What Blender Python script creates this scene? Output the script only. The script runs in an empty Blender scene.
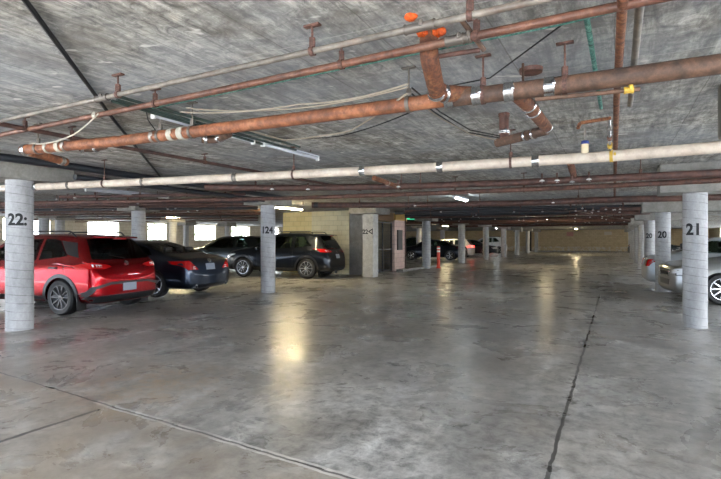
import bpy, bmesh, math, random
from mathutils import Vector, Matrix
from mathutils.bvhtree import BVHTree
random.seed(7)
S = bpy.context.scene
C = S.collection
FPX, CX, CY, CAMH = 480.0, 360.5, 240.0, 1.4
SLAB = 2.6
A = Vector((.4713, .882, 0)); PD = Vector((.882, -.4713, 0))      # aisle direction, direction across it
GROT = math.atan2(-.4713, .882)

def G(s, t, z=0): return A*s + PD*t + Vector((0, 0, z))
def P(px, py, d):                                                 # point on a level d above eye height
    Y = FPX*d/(CY-py); return Vector(((px-CX)/FPX*Y, Y, CAMH+d))
def PZ(px, py, Y): return Vector(((px-CX)/FPX*Y, Y, CAMH+(CY-py)/FPX*Y))
def FL(px, py):
    Y = FPX*CAMH/(py-CY); return Vector(((px-CX)/FPX*Y, Y, 0))

# ------------------------------------------------------------------ materials
def srgb(r, g, b):
    f = lambda c: c/12.92 if c <= .04045 else ((c+.055)/1.055)**2.4
    return (f(r/255), f(g/255), f(b/255), 1)
class NT:
    def __init__(self, name):
        self.m = bpy.data.materials.new(name); self.m.use_nodes = True
        self.t = self.m.node_tree; self.b = self.t.nodes['Principled BSDF']
    def n(self, typ, **kw):
        o = self.t.nodes.new(typ)
        for k, v in kw.items(): setattr(o, k, v)
        return o
    def l(self, a, b): self.t.links.new(a, b)
    def coord(self, scale=(1,1,1), rot=(0,0,0), which='Object'):
        tc = self.n('ShaderNodeTexCoord'); mp = self.n('ShaderNodeMapping')
        self.l(tc.outputs[which], mp.inputs[0])
        mp.inputs['Scale'].default_value = scale; mp.inputs['Rotation'].default_value = rot
        return mp.outputs[0]
    def noise(self, vec, scale, detail=6, rough=.6, dist=0):
        o = self.n('ShaderNodeTexNoise'); o.inputs['Scale'].default_value = scale
        o.inputs['Detail'].default_value = detail; o.inputs['Roughness'].default_value = rough
        o.inputs['Distortion'].default_value = dist
        self.l(vec, o.inputs['Vector']); return o.outputs['Fac']
    def ramp(self, fac, stops):
        o = self.n('ShaderNodeValToRGB'); e = o.color_ramp.elements
        while len(e) < len(stops): e.new(.5)
        for i, (p, c) in enumerate(stops):
            e[i].position = p; e[i].color = c if len(c) == 4 else (*c, 1)
        self.l(fac, o.inputs[0]); return o.outputs[0]
    def mix(self, fac, a, b, mode='MIX'):
        o = self.n('ShaderNodeMix', data_type='RGBA', blend_type=mode)
        for s, v in ((o.inputs[0], fac), (o.inputs[6], a), (o.inputs[7], b)):
            if isinstance(v, (int, float)): s.default_value = v
            elif isinstance(v, tuple): s.default_value = v
            else: self.l(v, s)
        return o.outputs[2]
    def math(self, op, a, b=None, c=None):
        o = self.n('ShaderNodeMath', operation=op)
        for i, v in enumerate((a, b, c)):
            if v is None: continue
            if isinstance(v, (int, float)): o.inputs[i].default_value = v
            else: self.l(v, o.inputs[i])
        return o.outputs[0]
    def bump(self, h, strength=.3, dist=.02):
        o = self.n('ShaderNodeBump'); o.inputs['Strength'].default_value = strength
        o.inputs['Distance'].default_value = dist
        self.l(h, o.inputs['Height']); self.l(o.outputs[0], self.b.inputs['Normal'])
    def col(self, v): self.l(v, self.b.inputs['Base Color'])
    def set(self, **kw):
        for k, v in kw.items():
            s = self.b.inputs[k.replace('_', ' ')]
            if isinstance(v, (int, float, tuple)): s.default_value = v
            else: self.l(v, s)
g3 = lambda v: (v, v, v, 1)

def mat_concrete(name, c1, c2, scale=3, rough=.85, stretch=(1,1,1), rot=0, bump=.25, dark=None):
    t = NT(name); v = t.coord(stretch, (0, 0, rot))
    n1 = t.noise(v, scale, 8, .65); n2 = t.noise(v, scale*6, 6, .7)
    c = t.ramp(n1, [(.3, c1), (.7, c2)])
    c = t.mix(.5, c, t.ramp(n2, [(.3, g3(.35)), (.7, g3(.68))]), 'OVERLAY')
    if dark:
        c = t.mix(t.ramp(t.noise(v, scale*.4, 5, .7), [(.55, g3(0)), (.72, g3(.8))]), c, dark)
    t.col(c); t.set(Roughness=rough); t.bump(n2, bump, .01)
    return t.m
def mat_plain(name, c, rough=.5, metal=0, **kw):
    t = NT(name); v = t.coord()
    n = t.noise(v, 14, 4, .6)
    t.col(t.mix(t.ramp(n, [(.35, g3(0)), (.75, g3(.35))]), c, (c[0]*.72, c[1]*.72, c[2]*.72, 1)))
    t.set(Roughness=rough, Metallic=metal, **kw); return t.m
def mat_rust(name, c1, c2, c3, rough=.7, scale=9, mot=.8, st=.6):
    t = NT(name); v = t.coord()
    n1 = t.noise(v, scale, 8, .7, .4); n2 = t.noise(v, scale*3.5, 6, .7)
    c = t.ramp(n1, [(.3, c1), (.5, c2), (.72, c3)])
    c = t.mix(mot, c, t.ramp(n2, [(.36, g3(.25)), (.64, g3(.72))]), 'OVERLAY')
    c = t.mix(t.ramp(t.noise(t.coord((1, 1, 1)), 2.6, 7, .75, .5), [(.5, g3(0)), (.64, g3(st))]), c, (c1[0]*.7, c1[1]*.7, c1[2]*.75, 1))
    t.col(c); t.set(Roughness=rough); t.bump(n2, .4, .004); return t.m
def mat_paint(name, c, metal=.35, rough=.28):
    t = NT(name); v = t.coord(); n = t.noise(v, 5, 4, .6)
    t.col(t.mix(t.ramp(n, [(.4, g3(0)), (.8, g3(.25))]), c, (c[0]*.8, c[1]*.8, c[2]*.8, 1)))
    t.set(Metallic=metal, Roughness=rough, Coat_Weight=.6, Coat_Roughness=.03, Specular_IOR_Level=.2); return t.m
def mat_emit(name, c, s):
    t = NT(name); t.set(Emission_Color=c, Emission_Strength=s, Base_Color=c); return t.m

M = {}
def ceil_mat():
    t = NT('ceiling_board_marked_concrete')
    tc = t.n('ShaderNodeTexCoord'); mp = t.n('ShaderNodeMapping'); t.l(tc.outputs['Object'], mp.inputs[0])
    mp.inputs['Rotation'].default_value = (0, 0, -GROT)           # object is world aligned: turn into grid frame
    v = mp.outputs[0]
    ms = t.n('ShaderNodeMapping'); t.l(v, ms.inputs[0]); ms.inputs['Scale'].default_value = (3.2, .42, 1)
    n1 = t.noise(ms.outputs[0], 2.6, 9, .72, .6)
    n2 = t.noise(v, .45, 6, .6)
    n3 = t.noise(v, 9, 8, .75, .8)
    n4 = t.noise(v, 1.7, 8, .7, 1.0)
    c = t.ramp(n1, [(.34, srgb(120, 116, 107)), (.5, srgb(160, 156, 148)), (.66, srgb(192, 189, 182))])
    c = t.mix(.75, c, t.ramp(n3, [(.36, g3(.12)), (.5, g3(.5)), (.64, g3(.82))]), 'OVERLAY')
    mo = t.n('ShaderNodeMapping'); t.l(v, mo.inputs[0]); mo.inputs['Scale'].default_value = (6, .8, 1); mo.inputs['Rotation'].default_value = (0, 0, .15)
    c = t.mix(.55, c, t.ramp(t.noise(mo.outputs[0], 2.4, 9, .8, 1.2), [(.4, g3(.2)), (.5, g3(.5)), (.6, g3(.78))]), 'OVERLAY')
    c = t.mix(t.ramp(n4, [(.5, g3(0)), (.62, g3(.6))]), c, srgb(98, 89, 76))
    c = t.mix(t.ramp(n2, [(.42, g3(0)), (.62, g3(.55))]), c, srgb(152, 158, 166))
    # plank joints
    sp = t.n('ShaderNodeSeparateXYZ'); t.l(v, sp.inputs[0])
    wob = t.math('MULTIPLY', t.noise(v, 3, 2), .03)
    fx = t.math('FRACT', t.math('DIVIDE', t.math('ADD', sp.outputs[0], wob), .61))
    line = t.math('LESS_THAN', fx, .014)
    c = t.mix(t.math('MULTIPLY', line, .5), c, srgb(88, 84, 78))
    fy = t.math('FRACT', t.math('DIVIDE', t.math('ADD', sp.outputs[1], wob), 1.22))
    line2 = t.math('LESS_THAN', fy, .008)
    c = t.mix(t.math('MULTIPLY', line2, .6), c, srgb(185, 183, 178))
    # pale scrapes
    vo = t.noise(t.coord((1, 2.2, 1), (0, 0, .9)), 3.1, 3, .5)
    c = t.mix(t.ramp(vo, [(.67, g3(0)), (.7, g3(.8))]), c, srgb(222, 220, 214))
    t.col(c); t.set(Roughness=.92); t.bump(n3, .5, .012)
    return t.m
def floor_mat():
    t = NT('floor_worn_polished_concrete')
    v0 = t.n('ShaderNodeTexCoord').outputs['Object']
    mp = t.n('ShaderNodeMapping'); t.l(v0, mp.inputs[0]); mp.inputs['Rotation'].default_value = (0, 0, -GROT)
    v = mp.outputs[0]
    ms = t.n('ShaderNodeMapping'); t.l(v, ms.inputs[0]); ms.inputs['Scale'].default_value = (1.7, .5, 1)
    n1 = t.noise(ms.outputs[0], .8, 8, .66, .5)
    n2 = t.noise(v, 7, 9, .75, .3)
    n3 = t.noise(v, .55, 5, .6, 1.2)
    n4 = t.noise(v, 34, 5, .7)
    n5 = t.noise(v, .33, 6, .68, .8)
    c = t.ramp(n1, [(.34, srgb(140, 137, 133)), (.5, srgb(168, 166, 162)), (.66, srgb(198, 197, 195))])
    c = t.mix(.85, c, t.ramp(n2, [(.36, g3(.2)), (.5, g3(.5)), (.64, g3(.75))]), 'OVERLAY')
    c = t.mix(t.ramp(n3, [(.46, g3(0)), (.76, g3(.7))]), c, srgb(96, 93, 90))
    c = t.mix(t.ramp(n5, [(.5, g3(0)), (.7, g3(.5))]), c, srgb(162, 150, 134))
    c = t.mix(t.ramp(n4, [(.62, g3(0)), (.75, g3(.35))]), c, srgb(84, 82, 80))
    sp = t.n('ShaderNodeSeparateXYZ'); t.l(v0, sp.inputs[0])
    x, y = sp.outputs[0], sp.outputs[1]
    wob = t.math('MULTIPLY', t.math('SUBTRACT', t.noise(v, 4, 3), .5), .05)
    def line(p0, p1, w, cap0=None, cap1=None):
        d = Vector((p1[0]-p0[0], p1[1]-p0[1])).normalized(); nx, ny = -d.y, d.x
        c0 = nx*p0[0]+ny*p0[1]
        dist = t.math('ABSOLUTE', t.math('ADD', t.math('SUBTRACT', t.math('ADD', t.math('MULTIPLY', x, nx), t.math('MULTIPLY', y, ny)), c0), wob))
        m = t.math('LESS_THAN', dist, w)
        along = t.math('SUBTRACT', t.math('ADD', t.math('MULTIPLY', x, d.x), t.math('MULTIPLY', y, d.y)), d.x*p0[0]+d.y*p0[1])
        if cap0 is not None: m = t.math('MULTIPLY', m, t.math('GREATER_THAN', along, cap0))
        if cap1 is not None: m = t.math('MULTIPLY', m, t.math('LESS_THAN', along, cap1))
        return m
    j1 = ((1.09, 2.82), (5.81, 11.69)); j2 = ((-3.66, 4.98), (-.05, 2.82)); j3 = ((-2.16, 3.97), (-2.5, 3.33))
    # brown worn slab on the near side of joint 2
    d = Vector((j2[1][0]-j2[0][0], j2[1][1]-j2[0][1])).normalized()
    side = t.math('SUBTRACT', t.math('ADD', t.math('MULTIPLY', x, -d.y), t.math('MULTIPLY', y, d.x)), -d.y*j2[0][0]+d.x*j2[0][1])
    near = t.math('LESS_THAN', side, 0)
    tan = t.math('MULTIPLY', near, t.ramp(t.noise(v, 1.3, 7, .7, .6), [(.36, g3(.1)), (.66, g3(.75))]))
    c = t.mix(tan, c, srgb(158, 143, 124))
    # tan scuffs just beyond the joint
    g = t.n('ShaderNodeVectorMath', operation='DISTANCE'); t.l(v0, g.inputs[0]); g.inputs[1].default_value = (-2.0, 4.7, 0)
    sc = t.math('MULTIPLY', t.ramp(g.outputs['Value'], [(.25, g3(1)), (1.0, g3(0))]), t.ramp(t.noise(v, 6, 7, .8, 1), [(.45, g3(0)), (.6, g3(.8))]))
    c = t.mix(sc, c, srgb(176, 152, 124))
    lw = t.ramp(t.noise(v, 2.0, 4, .7), [(.35, g3(.2)), (.6, g3(1))])
    c = t.mix(t.math('MULTIPLY', line(*j2, .034, 1.6), lw), c, srgb(222, 219, 214))
    dk = t.math('MAXIMUM', line(*j1, .013, -9, 10.8), line(*j2, .010))
    dk = t.math('MAXIMUM', dk, line(*j3, .02, 0, 9))
    c = t.mix(t.math('MULTIPLY', dk, .85), c, srgb(58, 56, 54))
    wl = ((-3.2, 7.6), (-.95, 11.9))
    c = t.mix(t.math('MULTIPLY', line(*wl, .05, -1.5, 5), t.ramp(t.noise(v, 5, 5, .8), [(.42, g3(0)), (.54, g3(.8))])), c, srgb(222, 222, 220))
    t.col(c)
    r = t.ramp(t.noise(v, 1.1, 7, .65, .5), [(.3, g3(.19)), (.7, g3(.42))])
    t.set(Roughness=r, Specular_IOR_Level=.5)
    h = t.math('ADD', n2, t.math('MULTIPLY', dk, -2.0)); t.bump(h, .12, .01)
    return t.m
def column_mat():
    t = NT('spiral_formed_concrete')
    v = t.coord(); sp = t.n('ShaderNodeSeparateXYZ'); t.l(v, sp.inputs[0])
    ang = t.math('DIVIDE', t.math('ARCTAN2', sp.outputs[1], sp.outputs[0]), 2*math.pi)
    q = t.math('FRACT', t.math('DIVIDE', t.math('ADD', sp.outputs[2], t.math('MULTIPLY', ang, .13)), .13))
    ln = t.math('LESS_THAN', q, .09)
    n2 = t.noise(v, 30, 6, .7); n1 = t.noise(t.coord((1, 1, .4)), 5, 7, .7)
    brk = t.ramp(t.noise(v, 6, 3, .6), [(.35, g3(.1)), (.6, g3(.6))])
    c = t.ramp(n1, [(.3, srgb(146, 145, 144)), (.7, srgb(186, 186, 187))])
    c = t.mix(.4, c, t.ramp(n2, [(.3, g3(.35)), (.7, g3(.62))]), 'OVERLAY')
    c = t.mix(t.math('MULTIPLY', ln, brk), c, srgb(92, 89, 85))
    # scuffs
    c = t.mix(t.ramp(t.noise(t.coord((1, 1, 3)), 4.5, 4, .6), [(.66, g3(0)), (.72, g3(.5))]), c, srgb(120, 116, 112))
    t.col(c); t.set(Roughness=.75); t.bump(t.math('SUBTRACT', n2, t.math('MULTIPLY', ln, .8)), .3, .006)
    return t.m
def block_mat(name, c1, c2, mortar, low=None):
    t = NT(name); tc = t.n('ShaderNodeTexCoord'); mp = t.n('ShaderNodeMapping')
    t.l(tc.outputs['Object'], mp.inputs[0]); mp.inputs['Rotation'].default_value = (0, 0, -GROT)
    sp = t.n('ShaderNodeSeparateXYZ'); t.l(mp.outputs[0], sp.inputs[0])
    cb = t.n('ShaderNodeCombineXYZ'); t.l(t.math('ADD', sp.outputs[0], sp.outputs[1]), cb.inputs[0]); t.l(sp.outputs[2], cb.inputs[1])
    b = t.n('ShaderNodeTexBrick'); t.l(cb.outputs[0], b.inputs['Vector'])
    b.inputs['Scale'].default_value = 1; b.inputs['Brick Width'].default_value = .4; b.inputs['Row Height'].default_value = .2
    b.inputs['Mortar Size'].default_value = .006
    b.inputs['Color1'].default_value = c1; b.inputs['Color2'].default_value = c2; b.inputs['Mortar'].default_value = mortar
    n = t.noise(mp.outputs[0], 2.2, 7, .7)
    c = t.mix(.5, b.outputs['Color'], t.ramp(n, [(.3, g3(.33)), (.7, g3(.62))]), 'OVERLAY')
    if low:
        msk = t.math('MULTIPLY', t.math('LESS_THAN', sp.outputs[2], .62), t.ramp(t.noise(mp.outputs[0], 3.0, 8, .8), [(.5, g3(0)), (.56, g3(.7))]))
        c = t.mix(msk, c, low)
    t.col(c); t.set(Roughness=.85); t.bump(b.outputs['Fac'], -.4, .01)
    return t.m

M['ceil'] = ceil_mat(); M['floor'] = floor_mat(); M['col'] = column_mat()
M['cap'] = mat_concrete('capital_concrete', srgb(120, 116, 108), srgb(160, 156, 148), 3)
M['capr'] = mat_concrete('pale_capital_concrete', srgb(116, 112, 106), srgb(148, 145, 138), 3)
M['pillar'] = mat_concrete('pillar_concrete', srgb(165, 162, 156), srgb(200, 198, 192), 4, dark=srgb(130, 126, 120))
M['pillar_grey'] = mat_concrete('grey_pilaster_concrete', srgb(120, 117, 113), srgb(150, 147, 143), 4)
M['yellow_block'] = block_mat('yellow_block', srgb(226, 206, 150), srgb(216, 196, 138), srgb(186, 168, 118))
M['cream_block'] = block_mat('cream_block', srgb(226, 214, 176), srgb(214, 202, 164), srgb(180, 168, 134))
M['back_block'] = block_mat('back_wall_block', srgb(202, 182, 146), srgb(192, 172, 136), srgb(150, 136, 106), low=srgb(205, 203, 196))
M['side_block'] = block_mat('side_wall_block', srgb(200, 190, 168), srgb(188, 178, 158), srgb(150, 142, 124))
M['pink_block'] = block_mat('pink_pier_block', srgb(216, 190, 178), srgb(206, 180, 168), srgb(164, 140, 130))
M['brown'] = mat_plain('brown_header', srgb(120, 92, 62), .7)
M['tan_wood'] = mat_plain('tan_pier_top', srgb(214, 172, 98), .6)
M['pipe_orange'] = mat_rust('terracotta_iron', srgb(98, 60, 40), srgb(136, 82, 52), srgb(158, 108, 76), .65, 5)
M['pipe_brown'] = mat_rust('brown_iron', srgb(60, 50, 44), srgb(92, 67, 52), srgb(114, 84, 64), .7, 4)
M['pipe_red'] = mat_rust('red_oxide_iron', srgb(66, 44, 38), srgb(96, 62, 50), srgb(112, 76, 62), .55, 6)
M['pipe_dkred'] = mat_rust('dark_red_iron', srgb(60, 42, 38), srgb(84, 56, 48), srgb(98, 66, 56), .55, 3)
M['pipe_rusty'] = mat_rust('flaking_rust', srgb(56, 38, 32), srgb(112, 66, 42), srgb(150, 106, 70), .85, 14)
M['pipe_copper'] = mat_rust('pinkish_copper', srgb(78, 52, 42), srgb(108, 70, 54), srgb(130, 98, 80), .5, 4)
M['pipe_white'] = mat_rust('cream_pvc', srgb(170, 154, 136), srgb(202, 186, 168), srgb(212, 200, 184), .55, 3, .3, .15)
M['pipe_grey'] = mat_rust('grey_galvanised', srgb(88, 80, 70), srgb(116, 108, 98), srgb(104, 80, 66), .5, 2)
M['pipe_black'] = mat_plain('black_abs', srgb(36, 38, 44), .4)
M['pipe_teal'] = mat_rust('verdigris_copper', srgb(52, 72, 66), srgb(84, 140, 128), srgb(150, 186, 174), .75, 18)
M['conduit_green'] = mat_plain('green_black_conduit', srgb(52, 66, 60), .5)
M['steel'] = mat_plain('bright_steel_band', srgb(215, 215, 215), .22, 1)
M['dullsteel'] = mat_plain('dull_steel', srgb(150, 142, 134), .45, .7)
M['hanger'] = mat_rust('rusty_hanger', srgb(60, 44, 38), srgb(92, 62, 52), srgb(120, 84, 70), .7, 25)
M['hang_grey'] = mat_plain('grey_hanger', srgb(112, 104, 96), .5, .5)
M['black'] = mat_plain('black_rubber', srgb(22, 22, 23), .6)
M['blackgloss'] = mat_plain('black_plastic', srgb(30, 30, 32), .35)
M['wire_tan'] = mat_plain('tan_cable', srgb(150, 138, 122), .6)
M['wire_white'] = mat_plain('white_cord', srgb(176, 168, 152), .6)
M['foam'] = mat_rust('orange_foam', srgb(176, 62, 12), srgb(208, 84, 16), srgb(226, 110, 30), .7, 20)
M['white_enamel'] = mat_plain('white_enamel', srgb(190, 192, 198), .35)
M['white_plain'] = mat_plain('white_plastic', srgb(232, 232, 230), .45)
M['stencil'] = mat_plain('black_stencil_paint', srgb(28, 28, 30), .7)
M['amber'] = mat_plain('amber_glass_bowl', srgb(225, 205, 165), .2)
M['blue'] = mat_plain('blue_cap', srgb(30, 50, 120), .4)
M['yellow'] = mat_plain('yellow_valve', srgb(196, 160, 60), .4)
M['orange_post'] = mat_plain('orange_red_plastic', srgb(228, 62, 34), .45)
M['grass'] = mat_concrete('outside_ground', srgb(120, 130, 90), srgb(150, 150, 120), 1)
M['pave'] = mat_concrete('outside_paving', srgb(176, 178, 178), srgb(196, 198, 198), 2)
M['light_screen'] = mat_concrete('added_screen_grey', srgb(140, 148, 158), srgb(160, 166, 174), 1)  # for the unseen walls added outside to dim reflections
M['leaf'] = mat_rust('leaf', srgb(34, 54, 22), srgb(58, 80, 34), srgb(92, 112, 60), .7, 3)
M['bark'] = mat_plain('bark', srgb(90, 75, 60), .9)
M['lamp_warm'] = mat_emit('warm_tube', (1, .82, .48, 1), 190)
M['lamp_cool'] = mat_emit('cool_tube', (.85, .97, 1, 1), 60)
M['tube_off'] = mat_plain('unlit_tube', srgb(205, 207, 212), .3)
M['exit_green'] = mat_emit('exit_green', (.05, .75, .35, 1), .8)
M['glass'] = mat_plain('dark_car_glass', srgb(24, 34, 36), .04, 0, Specular_IOR_Level=.9, Coat_Weight=1.0, Coat_Roughness=.02)
def glass_mat():
    t = NT('tinted_car_window'); nt = t.t; out = nt.nodes['Material Output']; nt.nodes.remove(t.b)
    tr = t.n('ShaderNodeBsdfTransparent'); gl = t.n('ShaderNodeBsdfGlossy'); fr = t.n('ShaderNodeFresnel'); mx = t.n('ShaderNodeMixShader')
    n = t.noise(t.coord(), 1.5, 2); t.l(t.ramp(n, [(.3, (.3, .42, .42, 1)), (.7, (.34, .46, .46, 1))]), tr.inputs[0])
    gl.inputs['Roughness'].default_value = .02; fr.inputs[0].default_value = 1.5
    t.l(fr.outputs[0], mx.inputs[0]); t.l(tr.outputs[0], mx.inputs[1]); t.l(gl.outputs[0], mx.inputs[2]); t.l(mx.outputs[0], out.inputs[0])
    return t.m
M['glass'] = glass_mat()
M['tail'] = mat_plain('red_lens', srgb(190, 20, 22), .12, 0, Coat_Weight=1.0)
M['tail_lit'] = mat_emit('red_lens_lit', (1, .05, .04, 1), 9)
M['lens_clear'] = mat_plain('clear_lens', srgb(236, 238, 242), .08, .0, Coat_Weight=1.0)
M['amber_lens'] = mat_plain('amber_lens', srgb(236, 150, 40), .15)
M['chrome'] = mat_plain('chrome', srgb(220, 222, 225), .1, 1)
M['rim_silver'] = mat_plain('silver_alloy', srgb(205, 207, 210), .25, .8)
M['rim_dark'] = mat_plain('grey_alloy', srgb(84, 82, 82), .3, .8)
M['plate'] = mat_plain('number_plate', srgb(150, 158, 172), .4)
M['sign_pink'] = mat_plain('pink_sign', srgb(196, 140, 130), .6)
M['sign_white'] = mat_plain('white_sign', srgb(200, 190, 170), .6)
PAINT = {k: mat_paint(k+'_car_paint', c, m, r) for k, c, m, r in (
    ('red', srgb(150, 3, 14), .9, .27), ('slate', srgb(42, 52, 68), .85, .3), ('charcoal', srgb(48, 54, 56), .8, .4),
    ('black', srgb(20, 25, 33), .6, .35), ('navy', srgb(12, 17, 30), .0, .5), ('white', srgb(222, 222, 222), .0, .3),
    ('silver', srgb(150, 150, 148), .7, .28), ('pearl', srgb(178, 182, 186), .2, .3), ('green', srgb(30, 44, 42), .4, .3))}

# ------------------------------------------------------------------ object helpers
def props(o, label=None, cat=None, group=None, kind=None):
    if label: o['label'] = label
    if cat: o['category'] = cat
    if group: o['group'] = group
    if kind: o['kind'] = kind
    return o
def empty(name, loc=(0, 0, 0), rz=0, **kw):
    o = bpy.data.objects.new(name, None); C.objects.link(o); o.location = loc; o.rotation_euler = (0, 0, rz)
    o.empty_display_size = .1
    return props(o, **kw)
def link(name, bm, mat, parent=None, smooth=True, loc=None, origin=None, **kw):
    """one mesh object; bm is in the parent's local frame, or world when there is none"""
    bmesh.ops.recalc_face_normals(bm, faces=bm.faces)
    if origin is not None:
        bmesh.ops.translate(bm, verts=bm.verts, vec=-Vector(origin))
    me = bpy.data.meshes.new(name); bm.to_mesh(me); bm.free()
    for m in (mat if isinstance(mat, (list, tuple)) else [mat]): me.materials.append(m)
    if smooth:
        for p in me.polygons: p.use_smooth = True
        try: me.set_sharp_from_angle(angle=math.radians(38))
        except Exception: pass
    o = bpy.data.objects.new(name, me); C.objects.link(o)
    if parent: o.parent = parent
    if origin is not None: o.location = origin
    if loc is not None: o.location = loc
    return props(o, **kw)
def copy_tree(o, parent=None):
    c = o.copy(); C.objects.link(c)
    if parent: c.parent = parent
    for ch in list(o.children): copy_tree(ch, c)
    return c
def box(bm, c, s, R=None, bev=0):
    vs = [Vector((x*s[0]/2, y*s[1]/2, z*s[2]/2)) for x in (-1, 1) for y in (-1, 1) for z in (-1, 1)]
    if R is not None: vs = [R @ v for v in vs]
    V = [bm.verts.new(v+Vector(c)) for v in vs]
    F = [bm.faces.new([V[i] for i in f]) for f in ((0,1,3,2),(4,6,7,5),(0,4,5,1),(2,3,7,6),(0,2,6,4),(1,5,7,3))]
    if bev:
        es = {e for f in F for e in f.edges}
        bmesh.ops.bevel(bm, geom=list(es), offset=bev, segments=2, affect='EDGES', profile=.5)
RG = Matrix.Rotation(GROT, 3, 'Z')
def gbox(bm, s0, s1, t0, t1, z0, z1):
    box(bm, G((s0+s1)/2, (t0+t1)/2, (z0+z1)/2), (abs(t1-t0), abs(s1-s0), z1-z0), RG)
def rounded(pts, r, n=5):
    pts = [Vector(p) for p in pts]
    if r <= 0 or len(pts) < 3: return pts
    out = [pts[0]]
    for a, b, c in zip(pts, pts[1:], pts[2:]):
        d1 = (a-b); d2 = (c-b); rr = min(r, d1.length*.45, d2.length*.45)
        p, q = b+d1.normalized()*rr, b+d2.normalized()*rr
        for i in range(n+1):
            t = i/n; out.append(p*(1-t)**2 + b*2*t*(1-t) + q*t*t)
    out.append(pts[-1]); return out
def tube(bm, pts, r, n=12, round_=0, caps=True):
    pts = rounded(pts, round_)
    rr = r if isinstance(r, (list, tuple)) else [r]*len(pts)
    d0 = (pts[1]-pts[0]).normalized()
    up = Vector((0, 0, 1)) if abs(d0.z) < .9 else Vector((1, 0, 0))
    u = d0.cross(up).normalized(); rings = []
    for i, p in enumerate(pts):
        d = ((pts[i+1]-p) if i == 0 else (p-pts[i-1]) if i == len(pts)-1 else ((pts[i+1]-p).normalized()+(p-pts[i-1]).normalized())).normalized()
        u = (u-d*u.dot(d)).normalized(); w = d.cross(u)
        rings.append([bm.verts.new(p+(u*math.cos(k*2*math.pi/n)+w*math.sin(k*2*math.pi/n))*rr[i]) for k in range(n)])
    for a, b in zip(rings, rings[1:]):
        for k in range(n): bm.faces.new((a[k], a[(k+1) % n], b[(k+1) % n], b[k]))
    if caps: bm.faces.new(rings[0][::-1]); bm.faces.new(rings[-1])
def lathe(bm, prof, axis=Vector((0, 0, 1)), org=Vector((0, 0, 0)), n=32, closed=False):
    q = Vector((0, 0, 1)).rotation_difference(axis)
    rings = []
    for r, h in prof:
        rings.append([bm.verts.new(org+q @ Vector((r*math.cos(k*2*math.pi/n), r*math.sin(k*2*math.pi/n), h))) for k in range(n)])
    m = len(rings)
    for i in range(m if closed else m-1):
        a, b = rings[i], rings[(i+1) % m]
        for k in range(n): bm.faces.new((a[k], a[(k+1) % n], b[(k+1) % n], b[k]))
    if not closed:
        bm.faces.new(rings[0][::-1]); bm.faces.new(rings[-1])
def lump(bm, c, r, seed=0, amp=.25, sub=2, sc=(1, 1, 1)):
    rnd = random.Random(seed)
    b2 = bmesh.ops.create_icosphere(bm, subdivisions=sub, radius=r)
    for v in b2['verts']:
        f = 1+rnd.uniform(-amp, amp)
        v.co = Vector((v.co.x*sc[0]*f, v.co.y*sc[1]*f, v.co.z*sc[2]*f))+Vector(c)
def text_bm(txt, size, bold=.0):
    cu = bpy.data.curves.new('t', 'FONT'); cu.body = txt; cu.size = size; cu.align_x = 'CENTER'; cu.align_y = 'CENTER'
    cu.offset = bold; cu.extrude = 0; cu.resolution_u = 4
    o = bpy.data.objects.new('t', cu); C.objects.link(o)
    dg = bpy.context.evaluated_depsgraph_get(); me = bpy.data.meshes.new_from_object(o.evaluated_get(dg))
    bm = bmesh.new(); bm.from_mesh(me); bpy.data.objects.remove(o); bpy.data.curves.remove(cu); bpy.data.meshes.remove(me)
    return bm
def bisect_grid(bm, ax, step):
    lo = min(v.co[ax] for v in bm.verts); hi = max(v.co[ax] for v in bm.verts); k = lo+step
    no = Vector((0, 0, 0)); no[ax] = 1
    while k < hi-1e-4:
        co = Vector((0, 0, 0)); co[ax] = k
        bmesh.ops.bisect_plane(bm, geom=bm.verts[:]+bm.edges[:]+bm.faces[:], plane_co=co, plane_no=no)
        k += step

# ------------------------------------------------------------------ shell
S0, S1, T0, T1 = -4.5, 61.8, -27.4, 8.6
bm = bmesh.new(); gbox(bm, S0, S1+.3, T0-.3, T1+.3, -.3, 0); link('floor', bm, M['floor'], smooth=False, kind='structure')
bm = bmesh.new(); gbox(bm, S0, S1+.3, T0-.3, T1+.3, SLAB, SLAB+.25); link('ceiling', bm, M['ceil'], smooth=False, kind='structure')
def wall_openings(name, t0, t1, spans, z0, z1, mat):
    bm = bmesh.new()
    gbox(bm, S0, S1+.3, t0, t1, 0, z0)
    if z1 < SLAB-.01: gbox(bm, S0, S1+.3, t0, t1, z1, SLAB)
    s = S0
    for a, b in spans:
        gbox(bm, s, a, t0, t1, z0, z1); s = b
    gbox(bm, s, S1+.3, t0, t1, z0, z1)
    link(name, bm, mat, smooth=False, kind='structure')
LW = [(-3, -1), (1, 3), (5, 7), (9, 11.2), (12.9, 15.2), (17.3, 19.3), (21.4, 22.9), (25.4, 27.5), (29.2, 31.4), (33.4, 35.4), (38, 40), (43, 45), (48, 50)]
wall_openings('wall_left', T0-.25, T0, LW, 1.42, 2.5, M['side_block'])
bm = bmesh.new()
gbox(bm, 24, S1+.3, T1, T1+.25, 0, 1.3); gbox(bm, S0, 24, T1, T1+.25, 0, .35); gbox(bm, S0, S1+.3, T1, T1+.25, 2.5, SLAB)
s_ = 24
for a, b in [(26+4.0*i, 28+4.0*i) for i in range(8)]:
    gbox(bm, s_, a, T1, T1+.25, 1.3, 2.5); s_ = b
gbox(bm, s_, S1+.3, T1, T1+.25, 1.3, 2.5)
for i in range(5): gbox(bm, S0+i*6.1, S0+i*6.1+.4, T1, T1+.25, .35, 2.5)
link('wall_right', bm, M['side_block'], smooth=False, kind='structure')
bm = bmesh.new()
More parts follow.
